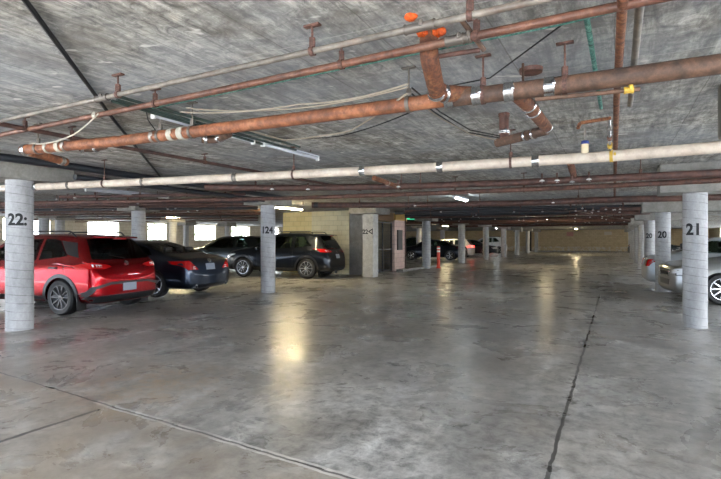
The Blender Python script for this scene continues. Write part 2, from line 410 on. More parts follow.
gbox(bm, S1, S1+.3, T0, -9.6, 0, SLAB); gbox(bm, S1, S1+.3, -9.25, T1, 0, SLAB); gbox(bm, S1+.3, S1+1.0, -11.3, -11, 0, SLAB); gbox(bm, S1+.3, S1+1.0, -8, -7.7, 0, SLAB); gbox(bm, S1+.3, S1+1.3, -11.3, -7.7, SLAB, SLAB+.2)
link('wall_back', bm, M['back_block'], smooth=False, kind='structure')
bm = bmesh.new(); gbox(bm, S1+.5, S1+.6, -11, -8, 0, SLAB); link('gap_shade_backing', bm, M['blackgloss'], smooth=False, kind='structure')  # added black backing sheet; the dark of the wall gap is its colour
bm = bmesh.new(); gbox(bm, S1-.28, S1, -9.25, T1-.02, 0, .12)
link('trim_1', bm, M['capr'], smooth=False, kind='structure')
# outside
bm = bmesh.new(); box(bm, (0, 20, -.46), (260, 260, .3)); link('ground', bm, M['pave'], smooth=False, kind='structure')

bm = bmesh.new(); box(bm, G(-15, -8), (60, .4, 5.0), RG); bmesh.ops.translate(bm, verts=bm.verts, vec=(0, 0, 2.2)); link('added_screen_near', bm, M['light_screen'], smooth=False, kind='structure')  # unseen wall added to darken car reflections from behind the camera
bm = bmesh.new(); box(bm, G(8, 17), (.4, 46, 2.0), RG); bmesh.ops.translate(bm, verts=bm.verts, vec=(0, 0, .7)); link('added_screen_right', bm, M['light_screen'], smooth=False, kind='structure')  # unseen low wall added to dim what shows through the right openings
# core block (stair enclosure) as structure walls
def swall(name, mat, *boxes):
    bm = bmesh.new()
    for b in boxes: gbox(bm, *b)
    return link(name, bm, mat, smooth=False, kind='structure')
swall('wall_core_near', M['yellow_block'], (17.0, 17.2, -12.94, -11.37, 0, SLAB))
swall('wall_core_face', M['cream_block'], (16.9, 17.2, -11.37, -9.57, 0, SLAB))
swall('wall_core_corner', M['pillar_grey'], (16.95, 17.2, -9.57, -8.7, 0, SLAB), (17.2, 17.5, -8.9, -8.7, 0, SLAB))
swall('wall_core_rear', M['cream_block'], (20.8, 21.0, -12.94, -8.9, 0, SLAB))
swall('wall_core_left', M['cream_block'], (17.2, 20.8, -12.94, -12.74, 0, SLAB))
swall('wall_core_inner', M['pillar_grey'], (17.2, 20.8, -10.6, -10.45, 0, SLAB))
swall('wall_core_pier', M['pink_block'], (19.5, 20.8, -8.9, -8.7, 0, 2.28))
swall('trim_2', M['tan_wood'], (19.5, 20.8, -8.92, -8.66, 2.28, SLAB))
swall('trim_3', M['brown'], (17.5, 19.5, -8.9, -8.74, 2.22, SLAB))
swall('trim_4', M['capr'], (19.5, 24.4, -8.62, -8.3, 0, .10))

# ------------------------------------------------------------------ columns
def wrap_number(col, txt, r, ang, z, size=.215):
    bm = text_bm(txt, size, .008)
    bisect_grid(bm, 0, .02)
    for v in bm.verts:
        a = ang + v.co.x/r
        v.co = Vector((math.cos(a)*(r+.0025), math.sin(a)*(r+.0025), z+v.co.y*1.15))
    link('stencil_number', bm, M['stencil'], col, smooth=False)
col_mesh = None
def column(p, top, label, num=None, off=0, r=.2, group=None, twist=0, nz=None):
    global col_mesh
    bm = bmesh.new(); lathe(bm, [(r+.006, 0), (r, .02), (r, top)], n=40)
    o = link('concrete_column', bm, M['col'], loc=(p.x, p.y, 0), label=label, cat='column', group=group)
    if num:
        ang = math.atan2(-p.y, -p.x) + off
        wrap_number(o, num, r, ang, nz)
    return o
def zat(p, py): return CAMH+(CY-py)/FPX*p.y
def capital(s, t, label, s0=-.45, s1=.45, t0=-.45, t1=.45, z0=2.33, mat='cap', group=None):
    c = G(s, t, 0); bm = bmesh.new(); gbox(bm, s+s0, s+s1, t+t0, t+t1, z0, SLAB-.002)
    return link('drop_capital', bm, M[mat], smooth=False, origin=(c.x, c.y, z0), label=label, cat='capital', group=group)
lrow = [(4.133+6.09*k, -8.286) for k in range(10)]
names_l = ['round concrete column numbered 22 nearest on the left, beside the red car', 'round concrete column numbered 24 in front of the black crossover',
           None, 'grey round column just left of the orange post', 'round column in front of the white car with glowing taillight',
           'pinkish round column right of the white car with glowing taillight', 'narrow round column in front of the white utility vehicle far away', None, None, None]
for k, (s, t) in enumerate(lrow):
    p = G(s, t); zt = 2.33
    if k == 2: continue
    if s > 60: continue
    if k < 7:
        o = column(p, zt, names_l[k], {0: '22:', 1: '124'}.get(k), {0: -.18, 1: -.12}.get(k, 0), r=(.187, .195)[k] if k < 2 else .21, nz={0: zat(p, 220.5), 1: zat(p, 230.5)}.get(k))
        if k > 0: capital(s, t, 'capital over the ' + names_l[k].replace('round concrete ', '').replace('grey ', ''), z0=zt)
    else:
        column(p, zt, 'one of the farthest columns on the left edge of the aisle', r=.2, group='farthest left columns')
        capital(s, t, 'capital over one of the farthest columns on the left edge of the aisle', z0=zt, group='farthest left capitals')
capital(4.133, -8.286, 'deep concrete drop capital over column 22, top left', s0=-.5, s1=.66, t0=-.38, t1=.33, z0=2.33)
# square pillar 22A
p = G(*lrow[2]); bm = bmesh.new(); gbox(bm, lrow[2][0]-.22, lrow[2][0]+.22, -8.286-.22, -8.286+.22, 0, 2.38)
o = link('square_pillar', bm, M['pillar'], smooth=False, origin=(p.x, p.y, 0), label='square pale concrete pillar numbered 22, beside the stair enclosure gate', cat='pillar')
bm = text_bm('22\u25C1', .23, .008)
if len(bm.verts) < 3: bm = text_bm('22', .2, .005)
bmesh.ops.rotate(bm, verts=bm.verts, matrix=Matrix.Rotation(math.pi/2, 3, 'X')); bmesh.ops.rotate(bm, verts=bm.verts, matrix=RG)
bmesh.ops.translate(bm, verts=bm.verts, vec=-A*.223+Vector((0, 0, zat(p, 232))))
link('stencil_number', bm, M['stencil'], o, smooth=False)
capital(*lrow[2], 'thin slab capital over the square pillar', s0=-.7, s1=.58, t0=-.55, t1=.55, z0=2.38)
rrow = [(9.345+6.09*k, 1.107) for k in range(8)]
names_r = ['round concrete column numbered 21 nearest on the right', 'round concrete column numbered 20 directly behind the silver sedan nose',
           'round column numbered 20, third in the right row', 'fourth round column back in the right row', 'fifth round column back in the right row', 'sixth round column back in the right row', None, None]
for k, (s, t) in enumerate(rrow):
    p = G(s, t); zt = 2.15
    nm = names_r[k] or 'one of the last two columns of the right row'
    column(p, zt, nm, {0: '21', 1: '20', 2: '20'}.get(k), {0: -.12, 1: -.12, 2: -.1}.get(k, 0), r=.168 if k == 0 else .18, group=None if names_r[k] else 'last right columns', nz={0: zat(p, 230), 1: zat(p, 235), 2: zat(p, 236)}.get(k))
    capital(s, t, ('pale capital over the ' + nm.replace('directly ', '')) if names_r[k] else 'capital over one of the last two columns of the right row', s0=-.35, s1=.35, t0=-.5, t1=1.5, z0=zt, mat='capr', group=None if names_r[k] else 'last right capitals')
# inner rows on the left and beyond
inner = [(138.5, 15.5, 'pale column standing behind the red car roof, widest of the background columns', .21),
         (44, 20.5, 'background column seen just right of column 22', .2), (60, 22.5, 'background column above the middle of the red car roof', .2),
         (173, 25, 'background column above the tail of the slate coupe', .21), (186, 31, 'thin background column right of the one above the slate coupe', .16),
         (227, 33, 'thin dark background column between the last two bright openings', .16),
         (419, 38, 'background column behind the dark hood, left of the orange post', .2), (442.5, 44, 'background column just right of the orange post', .2),
         (518, 56, 'thin pale column in front of the far wall, left of its dark gap', .16)]
for px, Y, lab, r in inner:
    p = Vector(((px-CX)/FPX*Y, Y, 0)); column(p, 2.33, lab, r=r)
    s, t = p.dot(A), p.dot(PD); capital(s, t, 'capital on the ' + lab.replace(', widest of the background columns', '').replace(' background', '').replace('thin pale column', 'thin column'), z0=2.33)

# ------------------------------------------------------------------ pipes
def hanger(parent, p, r, top=SLAB, mat='hanger', kind='ring', side=0):
    bm = bmesh.new()
    d = parent['_d']; d = Vector(d)
    lathe(bm, [(r+.004, -.014), (r+.012, -.014), (r+.012, .014), (r+.004, .014)], axis=d, org=Vector(p), n=18, closed=True)
    tube(bm, [Vector(p)+Vector((0, 0, r+.008)), Vector((p[0], p[1], top-.005))], .0055, 8)
    box(bm, (p[0], p[1], p[2]+r+.03), (.03, .03, .05), None, .004)
    box(bm, (p[0], p[1], top-.006), (.09, .035, .012), RG, .002)
    link('hanger', bm, M[mat], parent, origin=tuple(p))
def lerp_path(pts, f):
    L = [(b-a).length for a, b in zip(pts, pts[1:])]; tot = sum(L); q = f*tot
    for (a, b), l in zip(zip(pts, pts[1:]), L):
        if q <= l: return a.lerp(b, q/l), (b-a).normalized()
        q -= l
    return pts[-1], (pts[-1]-pts[-2]).normalized()
def pipe(name, pts, r, mat, label, cat='pipe', hang=(), coup=(), cmat='steel', cw=.035, group=None, hm='hanger', round_=0, n=14):
    pts = [Vector(p) for p in pts]
    bm = bmesh.new(); tube(bm, pts, r, n, round_)
    o = link(name, bm, M[mat], origin=tuple(pts[0]), label=label, cat=cat, group=group)
    # children placed in world: give them an offset through parent inverse
    for f in coup:
        cm = cmat; w = cw
        if isinstance(f, tuple): f, cm, w = f
        p, d = lerp_path(pts, f); bm = bmesh.new()
        q = .5*w
        lathe(bm, [(r+.001, -q), (r+.007, -q), (r+.009, -q+.006), (r+.005, -q+.012), (r+.005, q-.012), (r+.009, q-.006), (r+.007, q), (r+.001, q)], axis=d, org=p, n=20, closed=True)
        box(bm, p+Vector((0, -r-.008, .01)), (.02, .016, .03), None, .003)
        c = link('coupling', bm, M[cm], None, origin=tuple(p)); c.parent = o; c.matrix_parent_inverse = Matrix.Translation(-pts[0])
    for f in hang:
        p, d = lerp_path(pts, f); o['_d'] = tuple(d)
        bm = bmesh.new()
        lathe(bm, [(r+.001, -.013), (r+.008, -.013), (r+.008, .013), (r+.001, .013)], axis=d, org=p, n=20, closed=True)
        tube(bm, [p+Vector((0, 0, r+.006)), Vector((p.x, p.y, SLAB-.003))], .0065, 8)
        box(bm, p+Vector((0, 0, r+.03)), (.032, .03, .055), None, .004)
        box(bm, (p.x, p.y, SLAB-.008), (.1, .035, .012), RG, .002)
        h = link('hanger', bm, M[hm], None, origin=tuple(p)); h.parent = o; h.matrix_parent_inverse = Matrix.Translation(-pts[0])
        del o['_d']
    return o
def ff(pts, px):
    """fraction of a path whose image column is px"""
    best = min(range(401), key=lambda i: abs(CX+FPX*lerp_path(pts, i/400)[0].x/lerp_path(pts, i/400)[0].y-px)); return best/400
def run(name, pix, d, r, mat, label, hang=(), coup=(), ext=(0, 0), **kw):
    pts = [P(x, y, d) for x, y in pix]
    if ext[0]: pts.insert(0, pts[0]+(pts[0]-pts[1]).normalized()*ext[0])
    if ext[1]: pts.append(pts[-1]+(pts[-1]-pts[-2]).normalized()*ext[1])
    cp = [((ff(pts, c[0]), c[1], c[2]) if isinstance(c, tuple) else ff(pts, c)) for c in coup]
    return pipe(name, pts, r, mat, label, hang=[ff(pts, h) for h in hang], coup=cp, **kw)

run('conduit_pipe', [(0, 121), (300, 54), (540, 0)], 1.05, .018, 'pipe_grey', 'thin grey pipe running highest across the ceiling from the left edge', hang=(118, 313, 470), coup=((103, 'hang_grey', .14), (420, 'hang_grey', .16)), ext=(4, .6))
run('sprinkler_pipe', [(0, 135), (200, 94.5), (480, 35), (640, 2)], 1.08, .023, 'pipe_copper', 'long copper red pipe below the thin grey one, running up to the top right', hang=(156, 341, 475), coup=((97, 'wire_white', .05), (455, 'hang_grey', .13), (468, 'hang_grey', .05)), ext=(4, .8))
run('copper_tube', [(150, 109), (350, 67.5), (560, 25), (668, -1)], 1.13, .005, 'pipe_teal', 'thin green corroded copper tube just beneath the copper red pipe', ext=(0, .5))
cpx = [(23, 150), (120, 141), (300, 118.5), (432, 101), (560, 85.5), (721, 64)]
run('drain_pipe', cpx[:3]+[(445, 99.5)], .94, .05, 'pipe_orange', 'thick terracotta coloured cast iron drain, left length up to the rusty elbow', hang=(38, 160, 192, 408), coup=(26, (48, 'wire_white', .03), (60, 'wire_white', .05), (66, 'dullsteel', .03), (154, 'dullsteel', .03), (172, 'wire_white', .05), (183, 'wire_white', .06)), cw=.05, hm='hang_grey')
run('drain_pipe', [(446, 99.4), (560, 85.5), (721, 64)], .94, .054, 'pipe_brown', 'thick dull brown cast iron drain, right length from the rusty elbow to the right edge', hang=(483, 565), coup=(450, 477, 509, (549, 'steel', .06)), ext=(0, 1.0), cw=.06)
dpx = [(-30, 190), (35, 187), (236, 177.5), (440, 167), (600, 157), (721, 147)]
run('white_drain_pipe', dpx, .84, .055, 'pipe_white', 'cream white plastic drain pipe crossing below the terracotta one', hang=(105, 294, 512), coup=(36, (70, 'hang_grey', .04), (143, 'hang_grey', .04), (236, 'hang_grey', .06), 362, 440, 535, (612, 'yellow', .03)), ext=(1, 1.0), cw=.07)
epx = [(205, 187.5), (300, 188), (400, 186.5), (520, 182.5), (600, 178.5), (721, 173)]
run('sprinkler_main', epx, .93, .055, 'pipe_dkred', 'dark red fire main, first behind the white drain pipe', hang=(255, 401, 420, 640), ext=(0, 1.5))
fpx = [(-20, 204), (180, 200.5), (300, 198), (440, 193), (600, 186.3), (721, 180)]
run('sprinkler_main', fpx, .9, .043, 'pipe_red', 'slimmer dark red fire main, second behind the white drain pipe', hang=(97, 128, 232, 455, 524), ext=(1, 1.5))
gpx = [(312, 205.2), (400, 205), (520, 203.2), (600, 200), (760, 196)]
run('sprinkler_main', gpx, .9, .072, 'pipe_dkred', 'thick dark red fire main starting above the core wall, third behind the white drain', hang=(360, 408, 428, 480, 578), coup=((316, 'blackgloss', .1),), ext=(0, 1))
run('branch_pipe', [(0, 124), (110, 145), (270, 174)], 1.08, .022, 'pipe_dkred', 'thin dark red branch pipe running back from the left edge', hang=(24, 72, 205), ext=(1.5, 3))
pipe('waste_branch', [P(30, 152, .93), P(66, 162, .9)], .045, 'pipe_orange', 'short terracotta branch under the left end of the thick drain', coup=((.85, 'dullsteel', .05),))
pipe('waste_branch', [P(73, 146, .93)+Vector((0, .1, 0)), P(92, 149, .93), P(105, 146, .95)], .035, 'pipe_brown', 'short brown elbow tucked behind the left part of the thick drain', coup=((.1, 'steel', .03), (.6, 'steel', .03)), round_=.05)
pipe('waste_branch', [P(198, 137, .95)+Vector((0, .1, 0)), P(216, 140, .95), P(229, 134, .97)], .035, 'pipe_brown', 'short brown elbow hanging behind the middle of the thick drain', coup=((.1, 'steel', .03), (.55, 'steel', .03)), round_=.05)
# conduits running back along the aisle
for i, (x0, y0, x1, y1, lab) in enumerate([(120, 97, 300, 147, 'uppermost of the dark conduits bundled along the unlit strip lights'), (117, 100, 296, 150, 'middle one of the dark conduits bundled along the unlit strip lights'), (112, 101, 290, 152, 'lowest of the dark conduits bundled along the unlit strip lights')]):
    pipe('conduit', [P(x0, y0, 1.14-.02*i), P(x1, y1, 1.14-.02*i)], .013, 'conduit_green', lab, cat='conduit')
run('conduit', [(25, 0), (113, 119), (163, 180)], 1.18, .015, 'black', 'dark conduit slanting down the ceiling from the top left edge', cat='conduit', ext=(.8, 2), n=8)
run('black_pipe', [(0, 157), (75, 167), (170, 181)], 1.12, .055, 'pipe_black', 'fat black plastic pipe behind the capital of column 22', ext=(1, 4))
run('black_pipe', [(75, 177), (165, 188)], .97, .045, 'pipe_black', 'slim black plastic pipe beneath the fat black one at the left', ext=(0, 3))
run('branch_pipe', [(623, -5), (616.5, 100), (614.5, 200)], 1.08, .023, 'pipe_rusty', 'rusty brown pipe running away along the ceiling right of centre', hang=(), coup=((615, 'pipe_rusty', .05),))
run('branch_pipe', [(641, -5), (630, 105)], 1.12, .02, 'pipe_grey', 'pinkish grey pipe beside the rusty one at upper right')
run('copper_tube', [(586, 14), (592, 50), (601, 108)], 1.15, .015, 'pipe_teal', 'green corroded copper tube with crusty patches near the rusty pipe at upper right')
pipe('rusty_riser', [P(429, 33, 1.2)+Vector((0, 0, 0)), Vector(P(429, 33, 1.2))-Vector((0, 0, .14)), P(437, 93, .95)+Vector((0, .0, .0)), P(474, 95, .97)], .054, 'pipe_rusty', 'flaking rusty elbow dropping from the ceiling into the thick drain', coup=((.62, 'steel', .03), (.7, 'steel', .02)), round_=.09, n=18)
pipe('wye_branch', [P(515, 93, .93), P(526, 103, .93), P(547, 128, .98)], .047, 'pipe_rusty', 'rusty orange wye branch angling back from the thick drain', coup=((.25, 'steel', .03), (.4, 'steel', .03), (.95, 'steel', .02)), round_=.04)
pipe('wye_branch', [P(497, 143, .93), P(547, 130, .95)], .043, 'pipe_brown', 'brown horizontal stub above the white pipe, meeting the wye branch', coup=((.6, 'steel', .02), (.75, 'steel', .02)))
q = P(504, 142, .93)
pipe('rusty_riser', [q, Vector((q.x, q.y, SLAB-.002))], .045, 'pipe_red', 'short red riser from the brown stub up to the ceiling', coup=((.35, 'steel', .03), (.95, 'pipe_red', .03)))
pipe('pipe_stub', [P(570, 162, 1.0), P(575, 180, .98)], .045, 'pipe_rusty', 'short rusty stub hanging behind the white pipe beside the sprinkler heads', coup=((.95, 'dullsteel', .02),))
pipe('strut_rail', [P(435, 57, 1.08), P(480, 50, 1.08)], .014, 'pipe_dkred', 'dark steel support rail behind the copper red pipe', cat='bracket')
pipe('strut_rail', [P(460, 18, 1.15), P(484, 50, 1.05)], .014, 'pipe_brown', 'slanting brown bracket arm above the copper red pipe', cat='bracket')
pipe('gauge_line', [P(578, 128, 1.0), P(580, 123, 1.03), P(611, 118, 1.05)], .016, 'pipe_rusty', 'rusty test line leading left from the rusty pipe to the amber bowl', round_=.02)
pipe('valve_pipe', [P(609, 118, 1.05), P(610, 150, .86)], .014, 'steel', 'bright metal valve pipe dropping onto the white drain beside the rusty pipe', coup=((.3, 'dullsteel', .03), (.6, 'hanger', .04), (.85, 'yellow', .05)))
for i, (px, py) in enumerate([(575, 136)]):
    pass
b = P(585, 155, .87); t = empty('filter_bowl', b, 0, label='amber glass filter bowl with a blue cap above the white pipe', cat='filter')
bm = bmesh.new(); lathe(bm, [(.03, 0), (.036, .01), (.036, .1), (.034, .11)], n=20); link('bowl', bm, M['amber'], t)
bm = bmesh.new(); lathe(bm, [(.038, .11), (.04, .12), (.038, .14), (.02, .15)], n=20); link('cap', bm, M['blue'], t)
bm = bmesh.new(); tube(bm, [Vector((0, 0, .15)), Vector((0, 0, .27))], .014, 10); link('neck', bm, M['dullsteel'], t)
pipe('cleanout_fitting', [P(374, 178, .84), P(388, 183, .84), P(398, 187, .84)], .034, 'pipe_rusty', 'rusty cleanout fitting dangling just below the white pipe near the centre', coup=((.5, 'dullsteel', .03),))
pipe('branch_pipe', [P(535, 99.5, .86), P(602, 93, .86), P(640, 89, .86)], .013, 'pipe_brown', 'thin brown pipe tucked under the right length of the thick drain', coup=((.9, 'yellow', .05),))
bm = bmesh.new(); c = P(531, 70, 1.19); lathe(bm, [(.075, -.02), (.08, 0), (.08, .008)], n=22); link('rust_flange', bm, M['pipe_red'], loc=c, label='round dark red flange on the ceiling above the right length of drain', cat='flange')
pipe('hanger_bracket', [P(523, 85, .99), P(523, 64, 1.19)], .008, 'pipe_brown', 'short brown rod beside the round red flange', cat='bracket')
# orange foam
for (px, py, r, lab) in [(411, 17, .035, 'orange foam plug in a small ceiling hole near the top centre')]:
    bm = bmesh.new(); c = P(px, py, 1.19); lump(bm, (0, 0, 0), r, 3, .12, 2, (1, 1, .6)); link('foam_plug', bm, M['foam'], loc=c, label=lab, cat='foam')
bm = bmesh.new(); c = P(430, 33, 1.18)
for k in range(7):
    a = math.pi*k/6; lump(bm, (-.062*math.cos(a), .045*math.sin(a)-.03, random.uniform(-.008, .01)), .024, k, .15, 2)
link('foam_collar', bm, M['foam'], loc=c, label='lumpy orange foam packed around the rusty elbow at the ceiling', cat='foam')
# deeper cross mains
deep = [((-20, 211), (260, 210), 1.0, .04, 'pipe_brown', 'brown pipe above the red car, left background'),
        ((60, 197), (245, 194), 1.02, .035, 'pipe_dkred', 'dark red pipe over the slate coupe'),
        ((130, 215), (262, 213.5), 1.05, .05, 'pipe_brown', 'low brown pipe over the lit tube at the left'),
        ((395, 213), (600, 208), 1.0, .06, 'pipe_black', 'black pipe behind the third fire main'),
        ((410, 217.5), (640, 212), 1.0, .06, 'pipe_dkred', 'dark red pipe deep in the middle background'),
        ((420, 221), (640, 216.5), 1.0, .06, 'pipe_dkred', 'dark red pipe farther back in the middle background'),
        ((440, 224), (635, 220), 1.0, .08, 'pipe_dkred', 'dark red pipe close under the ceiling far down the aisle'),
        ((450, 226.5), (634, 224), 1.0, .08, 'pipe_dkred', 'farthest dark red pipe before the far wall')]
for a, b, d, r, m, lab in deep:
    pa, pb = P(*a, d), P(*b, d)
    pipe('cross_pipe', [pa, pb], r, m, lab, hang=(.2, .45, .7, .9))
for i in range(9):
    y0 = 199+i*2.4; d = .98+.03*(i % 3)
    pipe('cross_pipe', [P(-30+8*i, y0+4, d), P(258, y0+2.2, d)], .03+.012*(i % 2), 'pipe_dkred' if i % 3 else 'pipe_black', 'one of the dark pipes crossing under the ceiling above the parked cars at left', group='dark pipes over the left cars', hang=(.15, .35, .6, .85))
for i in range(7):
    y0 = 207+i*2.7; d = 1.0+.03*(i % 3)
    pipe('cross_pipe', [P(405, y0+2.2, d), P(650, y0-1.5, d)], .035+.03*(i % 3), 'pipe_dkred' if i % 2 else 'pipe_black', 'one of the dark pipes crossing under the ceiling above the far aisle', group='dark pipes over the far aisle', hang=(.12, .3, .5, .7, .9))
# wires
def wire(pts, r, mat, label, sag=0):
    pts = [Vector(p) for p in pts]; out = []
    for a, b in zip(pts, pts[1:]):
        for i in range(9):
            t = i/9; q = a.lerp(b, t); q.z -= sag*4*t*(1-t); out.append(q)
    out.append(pts[-1])
    bm = bmesh.new(); tube(bm, out, r, 6); link('cable', bm, M[mat], origin=tuple(pts[0]), label=label, cat='cable')
wire([P(180, 112, 1.05), P(300, 104, 1.05), P(408, 84, .98)], .006, 'wire_tan', 'upper tan cable strung to the hanger left of the rusty elbow', .03)
wire([P(186, 108, 1.08), P(290, 109, 1.04), P(408, 87, .97)], .006, 'wire_tan', 'lower tan cable strung to the hanger left of the rusty elbow', .02)
wire([P(224, 122, .99), P(285, 140, .96), P(350, 131, .96), P(406, 94, .97)], .007, 'wire_tan', 'long pale cable sagging below the thick drain', .01)
wire([P(270, 137, 1.0), P(340, 136, .98), P(420, 108, 1.0)], .005, 'black', 'black cable sagging beside the long pale cable', .02)
wire([P(98, 114, 1.05), P(75, 134, 1.0), P(48, 143, .97), P(30, 143, .97)], .007, 'wire_white', 'white cord draped from the copper red pipe over the left end of the drain', .01)
wire([P(412, 88, 1.0), P(440, 112, 1.02), P(470, 130, 1.0), P(500, 136, .97)], .006, 'black', 'upper black cable looping from the hanger down to the red riser', .0)
wire([P(412, 94, 1.0), P(434, 112, 1.02), P(465, 132, 1.0), P(500, 138, .96)], .006, 'black', 'middle black cable looping from the hanger down to the red riser', .0)
wire([P(412, 98, .98), P(440, 118, .98), P(470, 134, .97), P(496, 140, .95)], .005, 'wire_tan', 'tan cable looping under the black ones to the red riser', .0)
wire([P(430, 90, 1.1), P(490, 78, 1.14), P(563, 24, 1.15)], .005, 'black', 'thin black cable slanting up behind the pipes right of the rusty elbow', .0)
wire([P(146, 110, 1.1), P(148, 120, 1.05), P(156, 131, .99)], .005, 'black', 'short black flex curling beside the unlit strip light', 0)
# sprinkler heads
head = None
def sprinkler(p, label, group=None, drop=.09):
    global head
    if head is None:
        t = empty('fire_sprinkler', p, 0, cat='sprinkler')
        bm = bmesh.new(); tube(bm, [Vector((0, 0, .03)), Vector((0, 0, .12))], .012, 8); link('drop_nipple', bm, M['hanger'], t)
        bm = bmesh.new(); lathe(bm, [(.034, .012), (.034, .02), (.012, .034)], n=14); link('escutcheon', bm, M['white_plain'], t)
        bm = bmesh.new(); tube(bm, [Vector((-.014, 0, .012)), Vector((0, 0, -.012)), Vector((.014, 0, .012))], .003, 6); lathe(bm, [(.018, -.014), (.018, -.011)], n=12); link('deflector', bm, M['steel'], t)
        head = t
    else: t = copy_tree(head)
    t.location = p; t['label'] = label; t['category'] = 'sprinkler'
    if group: t['group'] = group
    elif 'group' in t: del t['group']
for px, py, d, lab in [(542, 181, .82, 'leftmost of the four white sprinkler heads below the white pipe'), (557, 180.5, .82, 'second of the four white sprinkler heads below the white pipe'),
                       (572, 182, .84, 'third sprinkler head, under the short rusty stub'), (589, 179.5, .82, 'rightmost of the four sprinkler heads below the white pipe'),
                       (272, 189.5, .82, 'white sprinkler head under the dark red main, left of the white pipe bracket'), (308, 189.5, .82, 'white sprinkler head right of the white pipe bracket'),
                       (303, 205.5, .82, 'sprinkler head at the start of the thick red main'), (415, 206, .82, 'sprinkler head on the thick red main left of the lit lamp'),
                       (553, 203, .82, 'sprinkler head on the thick red main, right of centre'), (398, 187, .82, 'sprinkler head near the left bend of the first red main')]:
    sprinkler(P(px, py, d)-Vector((0, 0, .015)), lab)
rnd = random.Random(5)
for i in range(26):
    px = rnd.uniform(575, 625); py = rnd.uniform(208, 224); sprinkler(P(px, py, .88), 'small sprinkler head in the crowded cluster left of the right columns', 'sprinklers in the right cluster')
for i in range(16):
    px = rnd.uniform(440, 545); py = rnd.uniform(212, 222); sprinkler(P(px, py, .9), 'small sprinkler head under the dark ceiling in the middle distance', 'middle distance sprinklers')
for i in range(18):
    px = rnd.uniform(40, 255); py = rnd.uniform(198, 212); sprinkler(P(px, py, .93), 'small sprinkler head under the ceiling over the parked cars at left', 'sprinklers over the left cars')
for i in range(7):
    x0 = 565+i*9; pipe('branch_pipe', [P(x0, 209+i*1.6, .98), P(x0+26, 214+i*1.4, .98)], .022, 'pipe_brown', 'short brown branch line in the crowded cluster left of the right columns', group='branch lines in the right cluster', hang=(.5,))
# dropped box at right edge
bm = bmesh.new(); c = P(732, 136, .8); box(bm, c+Vector((0, 0, .2)), (.16, .16, .42), RG, .02)
link('junction_box', bm, M['hang_grey'], origin=tuple(c), label='grey metal box hanging at the right edge of the picture', cat='box')

# ------------------------------------------------------------------ strip lights
def strip(p0, p1, label, lit=None, w=.11):
    p0, p1 = Vector(p0), Vector(p1); d = p1-p0; L = d.length; rz = math.atan2(d.y, d.x)
    t = empty('strip_light', (p0+p1)/2, rz, label=label, cat='light')
    bm = bmesh.new(); box(bm, (0, 0, .018+w*.25), (L, w, w*.45), None, .006); link('housing', bm, M['white_enamel'], t, smooth=False)
    bm = bmesh.new(); tube(bm, [Vector((-L/2+.03, 0, 0)), Vector((L/2-.03, 0, 0))], .018, 12)
    link('tube', bm, M[{'w': 'lamp_warm', 'c': 'lamp_cool', None: 'tube_off'}[lit]], t)
    for sx in (-1, 1):
        bm = bmesh.new(); box(bm, (sx*(L/2-.015), 0, .005), (.025, .05, .07), None, .004); link('end_cap', bm, M['white_plain'], t)
    top = SLAB-(p0.z+p1.z)/2-.006
    for sx in (-.7, .7):
        bm = bmesh.new(); tube(bm, [Vector((sx*L/2, 0, .07)), Vector((sx*L/2, 0, top))], .006, 6); link('suspension_rod', bm, M['hanger'], t)
def strip_at(px, py, d, L, label, lit):
    c = P(px, py, d); strip(c-A*L/2, c+A*L/2, label, lit)
strip(P(152, 115, 1.1), P(254, 142, 1.1), 'unlit white strip light hanging behind the thick drain at upper left', w=.05)
strip(P(262, 144, 1.1), P(318, 159, 1.1), 'unlit white strip light with its end in the open above the white pipe', w=.05)
strip(P(85, 190, 1.05), P(168, 198, 1.05), 'unlit strip light over the red car')
strip_at(286, 208.5, 1.06, 1.9, 'warm lit strip light in front of the yellow wall', 'w')
strip_at(176, 218, 1.08, 1.2, 'warm lit strip light above the slate coupe', 'w')
strip_at(461, 199.5, 1.08, 1.2, 'cool lit strip light above the aisle between the red mains', 'c')
strip_at(546, 219, 1.08, 1.2, 'bright lit strip light down the aisle', 'w')
strip_at(576, 229, 1.08, 2.4, 'warm lit strip light close to the far wall', 'w')
strip_at(676, 223.5, 1.06, 1.4, 'warm lit strip light seen between columns 20 and 21', 'w')
strip_at(497, 228.5, 1.1, 1.5, 'glowing strip standing in for the bright daylight gap far back above the dark car nose', 'c')  # added glowing tube in place of a bright opening
strip_at(445, 226, 1.08, 1.4, 'lit strip light far back behind the grey column', 'w')

# ------------------------------------------------------------------ exit sign, post, gate, signs
c = PZ(409, 217, 24.5); t = empty('exit_sign', c, GROT, label='green exit sign hanging beside the stair enclosure', cat='sign')
bm = bmesh.new(); box(bm, (0, 0, 0), (.62, .05, .26), None, .008); link('housing', bm, M['exit_green'], t)
bm = text_bm('EXIT', .2, .004); bmesh.ops.rotate(bm, verts=bm.verts, matrix=Matrix.Rotation(math.pi/2, 3, 'X')); bmesh.ops.translate(bm, verts=bm.verts, vec=(0, -.028, 0)); link('lettering', bm, M['white_plain'], t, smooth=False)
bm = bmesh.new(); tube(bm, [Vector((0, 0, .1)), Vector((0, 0, SLAB-c.z))], .012, 8); link('stem', bm, M['dullsteel'], t)
c = FL(438.5, 268.2); t = empty('marker_post', c, 0, label='orange plastic marker post with white top bands', cat='post')
bm = bmesh.new(); lathe(bm, [(.13, 0), (.13, .02), (.085, .05), (.08, .8)], n=20); lathe(bm, [(.08, .88), (.08, .95)], n=20); lathe(bm, [(.08, 1.02), (.08, 1.06), (.055, 1.09)], n=20); link('post', bm, M['orange_post'], t)
bm = bmesh.new(); lathe(bm, [(.081, .8), (.081, .88)], n=20); link('upper_band', bm, M['white_plain'], t)
bm = bmesh.new(); lathe(bm, [(.081, .95), (.081, 1.02)], n=20); link('lower_band', bm, M['white_plain'], t)
